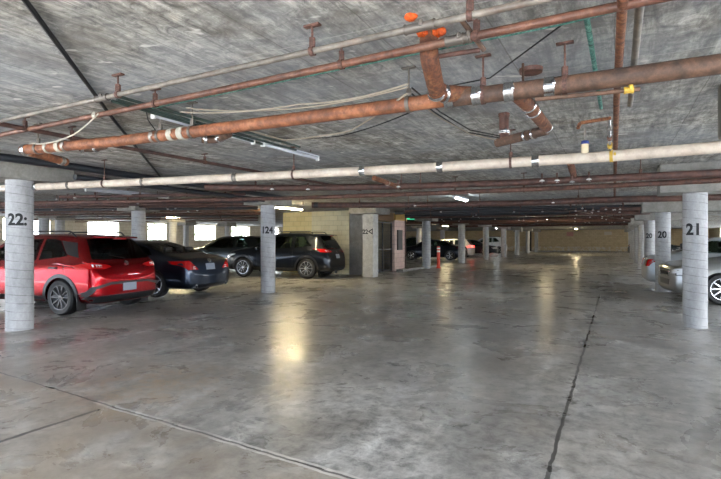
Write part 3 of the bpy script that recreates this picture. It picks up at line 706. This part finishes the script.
# gate
t = empty('mesh_gate', G(17.5, -8.82), GROT, label='dark metal gate with mesh infill in the stair enclosure opening', cat='gate')
for k in range(2):
    fr = bmesh.new(); y0, y1 = .08+k*.92, .98+k*.92
    for yy in (y0, y1): box(fr, (0, yy, 1.1), (.05, .05, 2.15))
    for zz in (.06, 1.0, 2.15): box(fr, (0, (y0+y1)/2, zz), (.04, y1-y0, .05))
    link('gate_frame', fr, M['blackgloss'], t, smooth=False)
mesh = bmesh.new()
for i in range(19): tube(mesh, [Vector((0, .1+i*.1, .06)), Vector((0, .1+i*.1, 2.15))], .006, 5)
for i in range(8): tube(mesh, [Vector((0, .08, .15+i*.12)), Vector((0, 1.9, .15+i*.12))], .006, 5)
link('mesh_infill', mesh, M['blackgloss'], t, smooth=False)
bm = bmesh.new(); box(bm, (.05, .93, 1.05), (.05, .04, .16), None, .005); link('latch', bm, M['dullsteel'], t)
bm = bmesh.new(); gbox(bm, 19.75, 20.25, -8.7, -8.64, .95, 1.85); c = G(20, -8.67, .95)
link('notice_board', bm, M['blackgloss'], smooth=False, origin=tuple(c), label='black notice board on the pink pier by the gate', cat='board')
bm = bmesh.new(); tube(bm, [G(20.6, -8.65, .02), G(20.6, -8.65, 2.5)], .03, 8); c = G(20.6, -8.65, 0)
link('downpipe', bm, M['pipe_dkred'], origin=tuple(c), label='dark red vertical pipe on the pink pier', cat='pipe')
for px, py, w, h, m, lab in [(570, 234, .75, .5, 'sign_pink', 'pinkish notice high on the far wall'), (608, 233.3, .75, .38, 'sign_white', 'pale notice high on the far wall near the right columns')]:
    k = (px-CX)/FPX; z = S1/(k*A.x+A.y); c = Vector((k*z, z, CAMH+(CY-py)/FPX*z))-A*.03
    bm = bmesh.new(); box(bm, (0, 0, 0), (w, .03, h), None, .004); o = link('wall_notice', bm, M[m], smooth=False, label=lab, cat='sign'); o.location = c; o.rotation_euler = (0, 0, GROT)
bm = bmesh.new(); lump(bm, (0, 0, .17), .42, 4, .05, 3, (1, .9, .42)); 
for v in bm.verts: v.co.z = max(v.co.z, 0)
link('crumpled_sheet', bm, M['white_plain'], loc=FL(493.5, 257), label='low white crumpled sheet on the floor by the dark car nose', cat='sheet')

# ------------------------------------------------------------------ trees outside the openings
def shrub(p, h, label, seed, group):
    t = empty('tree', p, 0, label=label, cat='tree', group=group)
    bm = bmesh.new(); tube(bm, [Vector((0, 0, 0)), Vector((.05, 0, h*.6))], [.1, .05], 8); link('trunk', bm, M['bark'], t)
    bm = bmesh.new(); r2 = random.Random(seed)
    for i in range(1500):
        a = r2.uniform(0, 6.28); rr = r2.uniform(.2, 1.3)*h*.28; z = h*r2.uniform(.3, 1.15)
        c = Vector((rr*math.cos(a), rr*math.sin(a), z)); q = Matrix.Rotation(r2.uniform(0, 6.28), 3, Vector((r2.uniform(-1, 1), r2.uniform(-1, 1), r2.uniform(-1, 1))).normalized())
        s = r2.uniform(.05, .12); vs = [bm.verts.new(c+q @ Vector(v)) for v in ((-s, 0, 0), (0, -s*.5, .02), (s*1.3, 0, 0), (0, s*.5, .02))]; bm.faces.new(vs)
    link('foliage', bm, M['leaf'], t, smooth=False)
for i, s in enumerate([24.9, 28.6, 31.9, 35.2]):
    shrub(G(s, T0-3.6-(i % 2), -.31), 3.6, ['leafy tree outside the narrow opening above the slate coupe', 'leafy tree outside the opening left of the dark crossover roof', 'leafy tree at the right edge of that opening over the dark crossover', 'leafy tree outside the last opening before the yellow wall'][i], i, 'trees outside the left openings')

# ------------------------------------------------------------------ cars
def interp(tab, x):
    if x <= tab[0][0]: return tab[0][1]
    for (a, va), (b, vb) in zip(tab, tab[1:]):
        if x <= b: return va+(vb-va)*(x-a)/(b-a)
    return tab[-1][1]
def car_body(L, W, H, WB, RO, R, top, belt, wtop, plan, zb=.2):
    """top, belt, wtop, plan: tables over x measured from the rear bumper, closed smooth body with wheel arches"""
    bm = bmesh.new(); rings = []
    xs = sorted({round(x, 3) for tb in (top, belt, plan) for x, _ in tb})
    xs = [x for i, x in enumerate(xs) if i == 0 or x-xs[i-1] > .03]
    hw = W/2
    for x in xs:
        zt, ze, w = interp(top, x), interp(belt, x), interp(plan, x)*hw
        wt = interp(wtop, x)*hw*interp(plan, x)
        z0 = zb+(.12 if x in (xs[0], xs[-1]) else 0)+ (.03 if x in (xs[1], xs[-2]) else 0)
        k = max(0, min(1, (zt-ze)/.35)); hh = ze-z0
        wt2 = w*.93*(1-k)+wt*k
        sec = [(0, z0), (w*.8, z0), (w*.965, z0+.05), (w, z0+.34*hh), (w*.992, z0+.66*hh), (w*.97, z0+.9*hh), (w*.93, ze),
               ((w*.93+wt2)/2*(1-.0*k)+.01*k, ze+(zt-ze)*.5*k+(zt-ze)*.15*(1-k)), (wt2*(1-.07*(1-k)), ze+(zt-ze)*(.9*k+.45*(1-k))), (wt2*.86, ze+(zt-ze)*(.975*k+.72*(1-k))), (wt2*.45, ze+(zt-ze)*.995), (0, zt)]
        half = [Vector((x-RO-WB/2, y, z)) for y, z in sec]
        rings.append([bm.verts.new(v) for v in half]+[bm.verts.new(Vector((v.x, -v.y, v.z))) for v in half[-2:0:-1]])
    n = len(rings[0])
    for a, b in zip(rings, rings[1:]):
        for i in range(n): bm.faces.new((a[i], a[(i+1) % n], b[(i+1) % n], b[i]))
    for rg in (rings[0], rings[-1]):
        half = 12
        for i in range(half-1):
            j = (n-i) % n; j2 = n-i-1
            vs = []
            for v in (rg[i], rg[i+1], rg[j2], rg[j]):
                if v not in vs: vs.append(v)
            if len(vs) > 2: bm.faces.new(vs)
    bmesh.ops.recalc_face_normals(bm, faces=bm.faces)
    me = bpy.data.meshes.new('b'); bm.to_mesh(me); bm.free()
    o = bpy.data.objects.new('b', me); C.objects.link(o)
    m = o.modifiers.new('s', 'SUBSURF'); m.levels = 3; m.render_levels = 3
    cb = bmesh.new()
    for sx in (-1, 1):
        for sy in (-1, 1):
            lathe(cb, [(R*1.1, -.17), (R*1.1, .17)], axis=Vector((0, 1, 0)), org=Vector((sx*WB/2, sy*(hw-.13), R*1.0)), n=36)
    bmesh.ops.recalc_face_normals(cb, faces=cb.faces)
    cm = bpy.data.meshes.new('c'); cb.to_mesh(cm); cb.free(); co = bpy.data.objects.new('c', cm); C.objects.link(co)
    b = o.modifiers.new('b', 'BOOLEAN'); b.object = co; b.operation = 'DIFFERENCE'; b.solver = 'EXACT'
    dg = bpy.context.evaluated_depsgraph_get(); res = bpy.data.meshes.new_from_object(o.evaluated_get(dg))
    out = bmesh.new(); out.from_mesh(res)
    for q in (o, co): bpy.data.objects.remove(q)
    for q in (me, cm, res): bpy.data.meshes.remove(q)
    return out
def decal(bvh, poly, axis, sign, name, mat, parent, off=.006, step=.07, sym=False):
    """poly: 2D outline; axis 'x' = seen along x (coords y,z), 'y' = seen along y (coords x,z), 'z' from above"""
    sides = (1, -1) if sym else (1,)
    res = []
    for sd in sides:
        bm = bmesh.new(); vs = []
        for u, v in poly:
            if axis == 'x': vs.append(bm.verts.new((0, u*sd, v)))
            elif axis == 'y': vs.append(bm.verts.new((u, 0, v)))
            else: vs.append(bm.verts.new((u, v*sd, 0)))
        bm.faces.new(vs)
        for ax in {'x': (1, 2), 'y': (0, 2), 'z': (0, 1)}[axis]: bisect_grid(bm, ax, step)
        sg = sign*(sd if axis == 'y' else 1)
        k = 'xyz'.index(axis); d = Vector((0, 0, 0)); d[k] = -sg
        miss = []
        for v in bm.verts:
            o = v.co.copy(); o[k] = sg*5
            h, nrm, _, _ = bvh.ray_cast(o, d)
            if h is None: miss.append(v)
            else:
                v.co = h + (nrm*.6-d*.4).normalized()*off
        if miss: bmesh.ops.delete(bm, geom=miss, context='VERTS')
        if not bm.faces: bm.free(); continue
        be = [e for e in bm.edges if e.is_boundary]
        ex = bmesh.ops.extrude_edge_only(bm, edges=be)
        for g in ex['geom']:
            if isinstance(g, bmesh.types.BMVert): g.co += d*(off+.004)
        res.append(link(name, bm, mat, parent))
    return res
wheel_cache = {}
def wheel_proto(R, wd, style, mat):
    t = bmesh.new(); r0 = R*.68
    lathe(t, [(r0, -wd/2+.01), (R*.9, -wd/2), (R*.98, -wd/2+.02), (R, -wd/2+.05), (R, wd/2-.05), (R*.98, wd/2-.02), (R*.9, wd/2), (r0, wd/2-.01)], axis=Vector((0, 1, 0)), n=36, closed=True)
    d = bmesh.new(); lathe(d, [(r0*.98, -.03), (r0*1.01, wd/2-.02), (r0*.95, wd/2-.012), (r0*.93, wd/2-.03), (r0*.2, wd/2-.075)], axis=Vector((0, 1, 0)), n=36)
    for f in d.faces: f.material_index = 1
    rm = bmesh.new()
    lathe(rm, [(r0*.93, wd/2-.03), (r0*1.02, wd/2-.012), (r0*1.02, wd/2-.004), (r0*.95, wd/2-.006)], axis=Vector((0, 1, 0)), n=36, closed=True)
    lathe(rm, [(r0*.2, wd/2-.07), (r0*.2, wd/2-.02), (r0*.14, wd/2-.015)], axis=Vector((0, 1, 0)), n=20)
    ns, sw, dbl = style
    for i in range(ns):
        a = i*2*math.pi/ns
        for o in ((-sw*1.1, sw*1.1) if dbl else (0,)):
            pa = Vector((math.cos(a+o*.3)*r0*.15, wd/2-.028, math.sin(a+o*.3)*r0*.15)); pb = Vector((math.cos(a+o)*r0*.97, wd/2-.018, math.sin(a+o)*r0*.97))
            dr = (pb-pa).normalized(); q = Vector((1, 0, 0)).rotation_difference(dr).to_matrix()
            w = r0*(sw if not dbl else sw*.7)
            box(rm, (pa+pb)/2, ((pb-pa).length, .02, w), q, .004)
    mt = []
    for nm, b, m in (('tire', t, M['black']), ('disc', d, M['black']), ('rim', rm, mat)):
        bmesh.ops.recalc_face_normals(b, faces=b.faces)
        if nm == 'disc':
            for f in b.faces: f.material_index = 0
        me = bpy.data.meshes.new(nm); b.to_mesh(me); b.free(); me.materials.append(m)
        for p in me.polygons: p.use_smooth = True
        me.set_sharp_from_angle(angle=math.radians(35)); mt.append(me)
    return mt
def add_wheels(t, WB, W, R, style, mat, wd=.21):
    key = (R, wd, style, mat.name)
    if key not in wheel_cache: wheel_cache[key] = wheel_proto(R, wd, style, mat)
    ms = wheel_cache[key]
    for sx in (-1, 1):
        for sy in (-1, 1):
            w = bpy.data.objects.new('wheel', ms[0]); C.objects.link(w); w.parent = t
            w.location = (sx*WB/2, sy*(W/2-wd/2-.015), R); w.rotation_euler = (0, 0, 0 if sy > 0 else math.pi)
            for nm, me in (('brake_disc', ms[1]), ('rim', ms[2])):
                c = bpy.data.objects.new(nm, me); C.objects.link(c); c.parent = w
def arch_trim(bvh, t, WB, R, mat, w0=1.1, w1=1.3):
    for sx in (-1, 1):
        out = []
        for i in range(17):
            a = math.radians(-18+216*i/16); out.append((sx*WB/2+math.cos(a)*R*w1, R+math.sin(a)*R*w1))
        inn = []
        for i in range(17):
            a = math.radians(-18+216*i/16); inn.append((sx*WB/2+math.cos(a)*R*(w0+.01), R+math.sin(a)*R*(w0+.01)))
        decal(bvh, out+inn[::-1], 'y', 1, 'wheel_arch_trim', mat, t, off=.012, step=.05, sym=True)
SHAPES = {
 'crossover': dict(
   top=lambda L, H: [(0, .62), (.05, .9), (.14, 1.02), (.3, H*.80), (.48, H*.95), (.62, H*.985), (1.3, H), (2.0, H), (2.35, H*.985), (2.7, H*.9), (3.05, H*.77), (3.25, H*.69), (L-.7, H*.655), (L-.3, H*.60), (L-.08, H*.5), (L, H*.38)],
   belt=lambda L, H: [(0, .58), (.05, .85), (.14, .97), (.6, H*.655), (2.0, H*.62), (3.1, H*.60), (L-.7, H*.585), (L-.3, H*.54), (L-.08, H*.45), (L, H*.34)],
   wtop=[(0, .85), (.14, .82), (.5, .68), (2.0, .72), (2.7, .74), (3.2, .85)],
   plan=lambda L: [(0, .76), (.05, .86), (.2, .93), (.6, .98), (2.0, 1), (L-.9, .985), (L-.35, .93), (L-.1, .80), (L, .62)]),
 'coupe': dict(
   top=lambda L, H: [(0, .5), (.05, .86), (.14, .96), (.45, 1.03), (.75, 1.07), (1.2, H*.86), (1.65, H*.965), (2.1, H), (2.5, H*.99), (2.9, H*.915), (3.3, H*.76), (3.5, H*.70), (L-.6, H*.62), (L-.25, H*.54), (L-.06, H*.44), (L, H*.33)],
   belt=lambda L, H: [(0, .46), (.05, .82), (.14, .91), (.7, H*.695), (2.0, H*.665), (3.2, H*.64), (L-.6, H*.56), (L-.25, H*.5), (L-.06, H*.40), (L, H*.3)],
   wtop=[(0, .85), (.7, .8), (1.5, .66), (2.1, .68), (2.9, .7), (3.4, .85)],
   plan=lambda L: [(0, .78), (.05, .88), (.2, .95), (.7, .99), (2.0, 1), (L-.9, .98), (L-.35, .91), (L-.1, .76), (L, .58)]),
 'sedan': dict(
   top=lambda L, H: [(0, .5), (.05, .84), (.14, .95), (.6, 1.0), (.95, H*.74), (1.3, H*.9), (1.65, H*.985), (2.2, H), (2.75, H*.985), (3.15, H*.87), (3.5, H*.73), (3.7, H*.69), (L-.6, H*.64), (L-.25, H*.61), (L-.05, H*.56), (L, H*.46)],
   belt=lambda L, H: [(0, .46), (.05, .80), (.14, .90), (.7, H*.67), (2.0, H*.655), (3.4, H*.64), (L-.6, H*.59), (L-.25, H*.58), (L-.05, H*.53), (L, H*.43)],
   wtop=[(0, .85), (.7, .8), (1.5, .69), (2.1, .7), (3.0, .71), (3.6, .85)],
   plan=lambda L: [(0, .80), (.05, .90), (.2, .96), (.7, .99), (2.0, 1), (L-.9, .99), (L-.35, .965), (L-.1, .90), (L, .82)]),
}
def make_car(pos, ang, shape, L, W, H, WB, RO, R, paint, label, cat='car', style=(5, .22, False), rim='rim_silver', zb=.2, extras=(), tail='tail', rr=None):
    sh = SHAPES[shape]; top = sh['top'](L, H); belt = sh['belt'](L, H)
    bm = car_body(L, W, H, WB, RO, R, top, belt, sh['wtop'], sh['plan'](L), zb)
    bvh = BVHTree.FromBMesh(bm)
    t = empty('car' if cat == 'car' else cat, pos, ang, label=label, cat=cat)
    holes = []
    x0 = -(RO+WB/2); fx = lambda x: x+x0
    GL = M['glass']; BK = M['blackgloss']
    zbel = lambda x: interp(belt, x); ztop = lambda x: interp(top, x)
    # side glass outlines (x from the rear bumper)
    if shape == 'crossover':
        xr, xf = .62, 3.0
        g = [(xr+.1, zbel(xr)+.10), (xr+.42, H*.905), (1.2, H*.925), (1.42, H*.93), (1.42, zbel(1.4)+.05)]
        g2 = [(1.50, zbel(1.5)+.05), (1.50, H*.93), (2.15, H*.915), (2.45, H*.88), (xf, zbel(xf)+.06)]
        mid = 2.28
    elif shape == 'coupe':
        g = [(1.15, zbel(1.1)+.07), (1.42, H*.86), (1.75, H*.915), (1.8, H*.91), (1.8, zbel(1.7)+.045)]
        g2 = [(1.88, zbel(1.88)+.045), (1.88, H*.92), (2.3, H*.93), (2.65, H*.905), (3.25, zbel(3.2)+.04)]
        mid = None
    else:
        g = [(1.0, zbel(1.1)+.06), (1.28, H*.87), (1.6, H*.92), (2.13, H*.93), (2.13, zbel(2.1)+.045)]
        g2 = [(2.2, zbel(2.2)+.045), (2.2, H*.93), (2.6, H*.92), (2.85, H*.9), (3.45, zbel(3.4)+.04)]
        mid = None
    for q in (g, g2):
        decal(bvh, [(fx(a), b) for a, b in q], 'y', 1, 'side_window', GL, t, sym=True, off=.005); holes.append(('y', 0, [(fx(a), b) for a, b in q]))
    # rear window / windshield seen along x
    wt = W/2*.62; wb = W/2*.78
    if shape == 'crossover': rz0, rz1 = zbel(.3)+.06, H*.925
    elif shape == 'coupe': rz0, rz1 = ztop(.75)+.015, H*.955
    else: rz0, rz1 = ztop(.8)+.02, H*.94
    def gl(z0, z1, b, tp): return [(-b, z0), (-b*.6, z0-.01), (b*.6, z0-.01), (b, z0), (tp, z1), (tp*.5, z1+.012), (-tp*.5, z1+.012), (-tp, z1)]
    holes.append(('x', -1, gl(rz0, rz1, wb, wt)))
    decal(bvh, gl(rz0, rz1, wb, wt), 'x', -1, 'rear_window', GL, t, off=.005)
    cz = zbel(3.2)+.09
    decal(bvh, gl(cz, H*.95, W/2*.8, W/2*.63), 'x', 1, 'windshield', GL, t, off=.005)
    holes.append(('x', 1, gl(cz, H*.95, W/2*.8, W/2*.63)))
    def inside(poly, u, v):
        c = False
        for (x1, y1), (x2, y2) in zip(poly, poly[1:]+poly[:1]):
            if (y1 > v) != (y2 > v) and u < (x2-x1)*(v-y1)/(y2-y1)+x1: c = not c
        return c
    kill = []
    for f in bm.faces:
        for ax, sg, poly in holes:
            if ax == 'x' and f.normal.x*sg < .12: continue
            if ax == 'y' and abs(f.normal.y) < .3: continue
            if all(inside(poly, v.co.y if ax == 'x' else v.co.x, v.co.z) for v in f.verts): kill.append(f); break
    bmesh.ops.delete(bm, geom=kill, context='FACES')
    link('body', bm, PAINT[paint], t)
    # cabin: dark tub and seats
    cb = bmesh.new(); za = zbel(2.0)-.12; xa_, xb_ = fx(.55 if shape == 'crossover' else .95), fx(2.95)
    box(cb, ((xa_+xb_)/2, 0, (za+.45)/2), (xb_-xa_, W*.84, za-.45), None, .03)
    link('cabin_trim', cb, M['blackgloss'], t)
    for xs_, ys_ in ((1.75+.25, .36), (1.75+.25, -.36), (1.1, .38), (1.1, 0), (1.1, -.38)):
        sb = bmesh.new(); zt_ = H*.80 if xs_ > 1.5 else H*.77
        box(sb, (fx(xs_), ys_, (za+zt_)/2-.05), (.11, .44 if xs_ > 1.5 else .36, zt_-za), Matrix.Rotation(-.15, 3, 'Y'), .04)
        box(sb, (fx(xs_)-.05, ys_, zt_+.06), (.09, .25, .17), Matrix.Rotation(-.15, 3, 'Y'), .035)
        link('seat_back', sb, M['black'], t)
    # doors: thin black seams
    def seam(pts):
        pp = []
        for a, b in zip(pts, pts[1:]): pass
        w = .005
        left = [(a-w, b) for a, b in pts]; right = [(a+w, b) for a, b in pts][::-1]
        decal(bvh, [(fx(a), b) for a, b in left+right], 'y', 1, 'door_seam', BK, t, off=.0015, step=.1, sym=True)
    sx = {'crossover': (1.46, 2.95), 'coupe': (1.84, 3.2), 'sedan': (2.16, 3.35)}[shape]
    for x in sx: seam([(x, zb+.12), (x, zbel(x)-.01)])
    if shape != 'coupe': seam([(sx[0]-.78, R*2+.12), (sx[0]-.7, zbel(sx[0])-.01)])
    # door handles
    for x in ([sx[0]-.55+.0, sx[0]+.14] if shape != 'coupe' else [sx[0]+.16]):
        decal(bvh, [(fx(x), zbel(x)-.13), (fx(x+.17), zbel(x)-.13), (fx(x+.17), zbel(x)-.10), (fx(x), zbel(x)-.10)], 'y', 1, 'door_handle', PAINT[paint] if paint != 'red' else M['blackgloss'], t, off=.03, sym=True)
    # rear lamps
    tm = M[tail]
    for poly, m in (extras_tail(shape, W, H)):
        decal(bvh, poly, 'x', -1, 'tail_light', M[m] if m != 'tail' else tm, t, off=.012, step=.05, sym=True)
    # front lamps and grille
    zl = H*.47
    decal(bvh, [(W/2*.56, zl-.05), (W/2*.90, zl-.02), (W/2*.92, zl+.09), (W/2*.60, zl+.03)], 'x', 1, 'headlight', M['lens_clear'], t, off=.01, step=.05, sym=True)
    decal(bvh, [(fx(L-.52), zl+.09), (fx(L-.04), zl+.05), (fx(L-.04), zl-.08), (fx(L-.32), zl-.07)], 'y', 1, 'headlight_surround', BK, t, off=.004, step=.05, sym=True)
    decal(bvh, [(fx(L-.48), zl+.07), (fx(L-.06), zl+.03), (fx(L-.06), zl-.06), (fx(L-.3), zl-.05)], 'y', 1, 'headlight', M['lens_clear'], t, off=.01, step=.05, sym=True)
    if 'amber' in extras:
        decal(bvh, [(fx(L-.50), zl+.07), (fx(L-.36), zl+.06), (fx(L-.30), zl-.05), (fx(L-.38), zl-.03)], 'y', 1, 'indicator', M['amber_lens'], t, off=.016, step=.05, sym=True)
    gz = H*.36
    gm = BK
    decal(bvh, [(-.42, gz-.02), (.42, gz-.02), (.36, gz-.15), (-.36, gz-.15)], 'x', 1, 'lower_grille', gm, t, off=.006)
    decal(bvh, [(-.46, zl+.03), (-.40, zl-.12), (.40, zl-.12), (.46, zl+.03)], 'x', 1, 'grille', gm if 'chrome_grille' not in extras else M['chrome'], t, off=.012)
    if 'chrome_grille' in extras:
        for q in range(-3, 4):
            decal(bvh, [(q*.1-.035, zl-.015), (q*.095-.03, zl-.085), (q*.095+.03, zl-.085), (q*.1+.035, zl-.015)], 'x', 1, 'grille_slot', BK, t, off=.018)
    # rear plate, badge, exhaust
    pz = {'crossover': .80, 'coupe': .74, 'sedan': .74}[shape]
    if 'lowplate' in extras: pz = .5
    decal(bvh, [(-.16, pz-.075), (.16, pz-.075), (.16, pz+.075), (-.16, pz+.075)], 'x', -1, 'number_plate', M['plate'], t, off=.014)
    decal(bvh, [(.045*math.cos(i*math.pi/8), {'crossover': zbel(.14)-.02, 'coupe': .88, 'sedan': .87}[shape]+.045*math.sin(i*math.pi/8)) for i in range(16)], 'x', -1, 'badge', M['chrome'], t, off=.018, step=.05)
    for sy in (-1, 1):
        # mirrors
        mx = fx(sx[1]-.05 if shape != 'crossover' else 2.88); mb = bmesh.new()
        lump(mb, (mx, sy*(W/2+.09), zbel(2.9)+.09), .1, 1, 0, 2, (.6, 1.0, .75)); tube(mb, [Vector((mx, sy*(W/2-.08), zbel(2.9)+.03)), Vector((mx, sy*(W/2+.06), zbel(2.9)+.06))], .02, 8)
        link('wing_mirror', mb, PAINT[paint], t)
        if 'rails' in extras:
            rb = bmesh.new(); yy = sy*W/2*.66; tube(rb, [Vector((fx(.72), yy, H*.955)), Vector((fx(.85), yy, H+.035)), Vector((fx(2.3), yy, H+.04)), Vector((fx(2.5), yy, H*.965))], .016, 8, .06)
            link('roof_rail', rb, BK, t)
        if 'exhaust' in extras:
            eb = bmesh.new(); lathe(eb, [(.045, 0), (.045, .14), (.036, .14), (.036, .02)], axis=Vector((-1, 0, 0)), org=Vector((fx(.13), sy*W/2*.62, .28)), n=18); link('exhaust_tip', eb, M['chrome'], t)
    if 'cladding' in extras:
        arch_trim(bvh, t, WB, R, BK)
        xa, xb = -WB/2+R*1.28, WB/2-R*1.28
        decal(bvh, [(xa, zb+.03), (xb, zb+.03), (xb, zb+.15), (xa, zb+.15)], 'y', 1, 'sill_cladding', BK, t, off=.012, sym=True)
        decal(bvh, [(-W/2*.93, zb+.05), (W/2*.93, zb+.05), (W/2*.9, zb+.17), (-W/2*.9, zb+.17)], 'x', -1, 'bumper_cladding', BK, t, off=.012)
        for sy in (-1, 1):
            fb = bmesh.new(); box(fb, (-WB/2-R-.09, sy*(W/2-.13), .25), (.015, .2, .3), None, .004); link('mudflap', fb, M['black'], t)
    if 'accent' in extras:
        # dark accent line kicking down at both corners of the bumper
        decal(bvh, [(-W/2*.82, .50), (-W/2*.5, .565), (W/2*.5, .565), (W/2*.82, .50), (W/2*.9, .36), (W/2*.96, .36), (W/2*.88, .54), (W/2*.5, .61), (-W/2*.5, .61), (-W/2*.88, .54), (-W/2*.96, .36), (-W/2*.9, .36)], 'x', -1, 'bumper_accent', BK, t, off=.012, step=.05)
    if 'spoiler' in extras:
        spb = bmesh.new(); box(spb, (fx(.38), 0, H*.955), (.24, W*.52, .03), Matrix.Rotation(-.12, 3, 'Y'), .012); link('roof_spoiler', spb, PAINT[paint], t)
        spb = bmesh.new(); box(spb, (fx(.255), 0, H*.93), (.02, .3, .02), None, .004); link('brake_light', spb, M['tail'], t)
    if 'wiper' in extras:
        decal(bvh, [(-.02, rz0+.01), (.0, rz0-.01), (.32, rz0+.06), (.32, rz0+.075)], 'x', -1, 'rear_wiper', M['black'], t, off=.022)
    if 'dark_c' in extras:
        decal(bvh, [(fx(.44), H*.70), (fx(.60), H*.88), (fx(1.0), H*.905), (fx(.74), H*.74)], 'y', 1, 'rear_pillar_panel', BK, t, off=.004, sym=True)
    add_wheels(t, WB, W, R, style, M[rim])
    return t
def extras_tail(shape, W, H):
    h = W/2
    if shape == 'crossover':
        return [([(h*.42, H*.585), (h*.62, H*.56), (h*.95, H*.575), (h*.97, H*.66), (h*.8, H*.64), (h*.5, H*.61)], 'tail'), ([(h*.66, H*.585), (h*.84, H*.59), (h*.84, H*.62), (h*.66, H*.61)], 'lens_clear')]
    if shape == 'coupe':
        return [([(h*.50, .68), (h*.86, .69), (h*.99, .88), (h*.78, .90), (h*.60, .76)], 'tail'), ([(h*.6, .70), (h*.7, .70), (h*.7, .76), (h*.62, .76)], 'lens_clear')]
    return [([(h*.55, .66), (h*.9, .66), (h*.95, .86), (h*.55, .84)], 'tail')]
def ang_of(dx, dy): return math.atan2(dy, dx)
H1 = ang_of(-.938, .347)
def place(rear_axle, ang, WB):                      # centre of the wheelbase from the rear axle position
    return (rear_axle[0]+math.cos(ang)*WB/2, rear_axle[1]+math.sin(ang)*WB/2, 0)
make_car(place((-5.27, 9.68), H1, 2.62), H1, 'crossover', 4.3, 1.76, 1.53, 2.62, .80, .335, 'red', 'glossy red crossover with dark cladding parked by column 22', style=(10, .11, False), rim='rim_dark', extras=('rails', 'cladding', 'accent', 'spoiler', 'wiper', 'dark_c', 'lowplate'))
H2 = ang_of(-.93, .37)
make_car(place((-4.68, 12.45), H2, 2.68), H2, 'coupe', 4.64, 1.80, 1.40, 2.68, 1.0, .33, 'slate', 'slate blue coupe with red tail lights, right of the red crossover', extras=('exhaust',))
H3 = ang_of(-.94, .34)
make_car(place((-1.66, 18.15), H3, 2.67), H3, 'crossover', 4.5, 1.84, 1.67, 2.67, .9, .37, 'black', 'black crossover with roof rails in front of the yellow wall', style=(10, .07, False), rim='rim_silver', extras=('rails', 'cladding', 'spoiler', 'wiper'), zb=.24)
make_car((-6.1, 22.7, 0), H3, 'crossover', 4.5, 1.82, 1.60, 2.67, .86, .35, 'charcoal', 'charcoal hatchback between the slate coupe and the black crossover', extras=())
make_car(place((6.4, 33.6), H3, 2.7), H3, 'sedan', 4.7, 1.82, 1.45, 2.7, 1.0, .33, 'navy', 'dark navy sedan beyond the stair enclosure, behind the orange post')
make_car((4.9, 45.2, 0), H3, 'crossover', 4.5, 1.85, 1.68, 2.67, .86, .35, 'green', 'dark green utility car behind the navy sedan', extras=('rails',))
make_car(place((8.2, 37.7), H3, 2.65), H3, 'crossover', 4.2, 1.76, 1.5, 2.6, .75, .33, 'white', 'white hatchback with a glowing red tail light', tail='tail_lit')
H4 = ang_of(.94, -.34)
make_car((9.9, 43.2, 0), H4, 'sedan', 4.7, 1.82, 1.45, 2.7, 1.0, .33, 'black', 'black sedan with its nose towards the aisle, past the white hatchback')
make_car((13.4, 51.0, 0), H3, 'crossover', 4.3, 1.8, 1.75, 2.6, .8, .36, 'white', 'small white utility vehicle parked near the far wall', extras=('rails',))
# right side
H5 = ang_of(-.94, .34)
fw = Vector((7.75, 10.35)); lft = Vector((-math.sin(H5), math.cos(H5))); hd = Vector((math.cos(H5), math.sin(H5)))
cc = fw-lft*.82-hd*1.5
make_car((cc.x, cc.y, 0), H5, 'sedan', 4.95, 1.88, 1.46, 2.93, 1.13, .345, 'silver', 'silver sedan nosing out between columns 21 and 20', style=(9, .16, False), extras=('chrome_grille', 'amber'))
H6 = ang_of(.9, -.436)
rc = G(14.95+1.7, .85); cc = Vector((rc.x, rc.y))+Vector((math.cos(H6), math.sin(H6)))*2.2
make_car((cc.x, cc.y, 0), H6, 'sedan', 4.7, 1.82, 1.5, 2.75, 1.0, .33, 'pearl', 'pearl white car with its tail towards the aisle behind column 20', tail='tail')
c = G(49.5, 2.9)
make_car((c.x, c.y, 0), H6, 'crossover', 4.2, 1.76, 1.5, 2.6, .75, .33, 'charcoal', 'dark hatchback at the far right end of the aisle')

# ------------------------------------------------------------------ light
w = bpy.data.worlds.new('overcast_daylight'); S.world = w; w.use_nodes = True
nt = w.node_tree; bg = nt.nodes['Background']
tc = nt.nodes.new('ShaderNodeTexCoord'); sp = nt.nodes.new('ShaderNodeSeparateXYZ'); rp = nt.nodes.new('ShaderNodeValToRGB')
nt.links.new(tc.outputs['Generated'], sp.inputs[0]); nt.links.new(sp.outputs[2], rp.inputs[0]); nt.links.new(rp.outputs[0], bg.inputs[0])
rp.color_ramp.elements[0].position = 0; rp.color_ramp.elements[0].color = (.93, .96, 1, 1)
rp.color_ramp.elements[1].position = .6; rp.color_ramp.elements[1].color = (.72, .84, 1, 1)
bg.inputs[1].default_value = 11.0
sl = bpy.data.lights.new('sun', 'SUN'); sl.energy = 40; sl.angle = .02; sl.color = (1, .97, .94)
so = bpy.data.objects.new('sun', sl); C.objects.link(so)
sd = (A*.55+PD*-.12+Vector((0, 0, -1))).normalized(); so.rotation_euler = sd.to_track_quat('-Z', 'Y').to_euler()

cam = bpy.data.cameras.new('camera'); co = bpy.data.objects.new('camera', cam); C.objects.link(co)
co.location = (0, 0, CAMH); co.rotation_euler = (math.pi/2, 0, 0)
cam.sensor_width = 36; cam.lens = 36*FPX/721; cam.clip_end = 400; cam.clip_start = .05
cam.shift_y = .5/721
S.camera = co
S.view_settings.view_transform = 'Standard'; S.view_settings.look = 'None'; S.view_settings.gamma = 1; S.view_settings.use_curve_mapping = False
S.view_settings.exposure = 0.78
S.cycles.max_bounces = 10; S.cycles.diffuse_bounces = 6; S.cycles.use_denoising = True
S.cycles.sample_clamp_indirect = 8
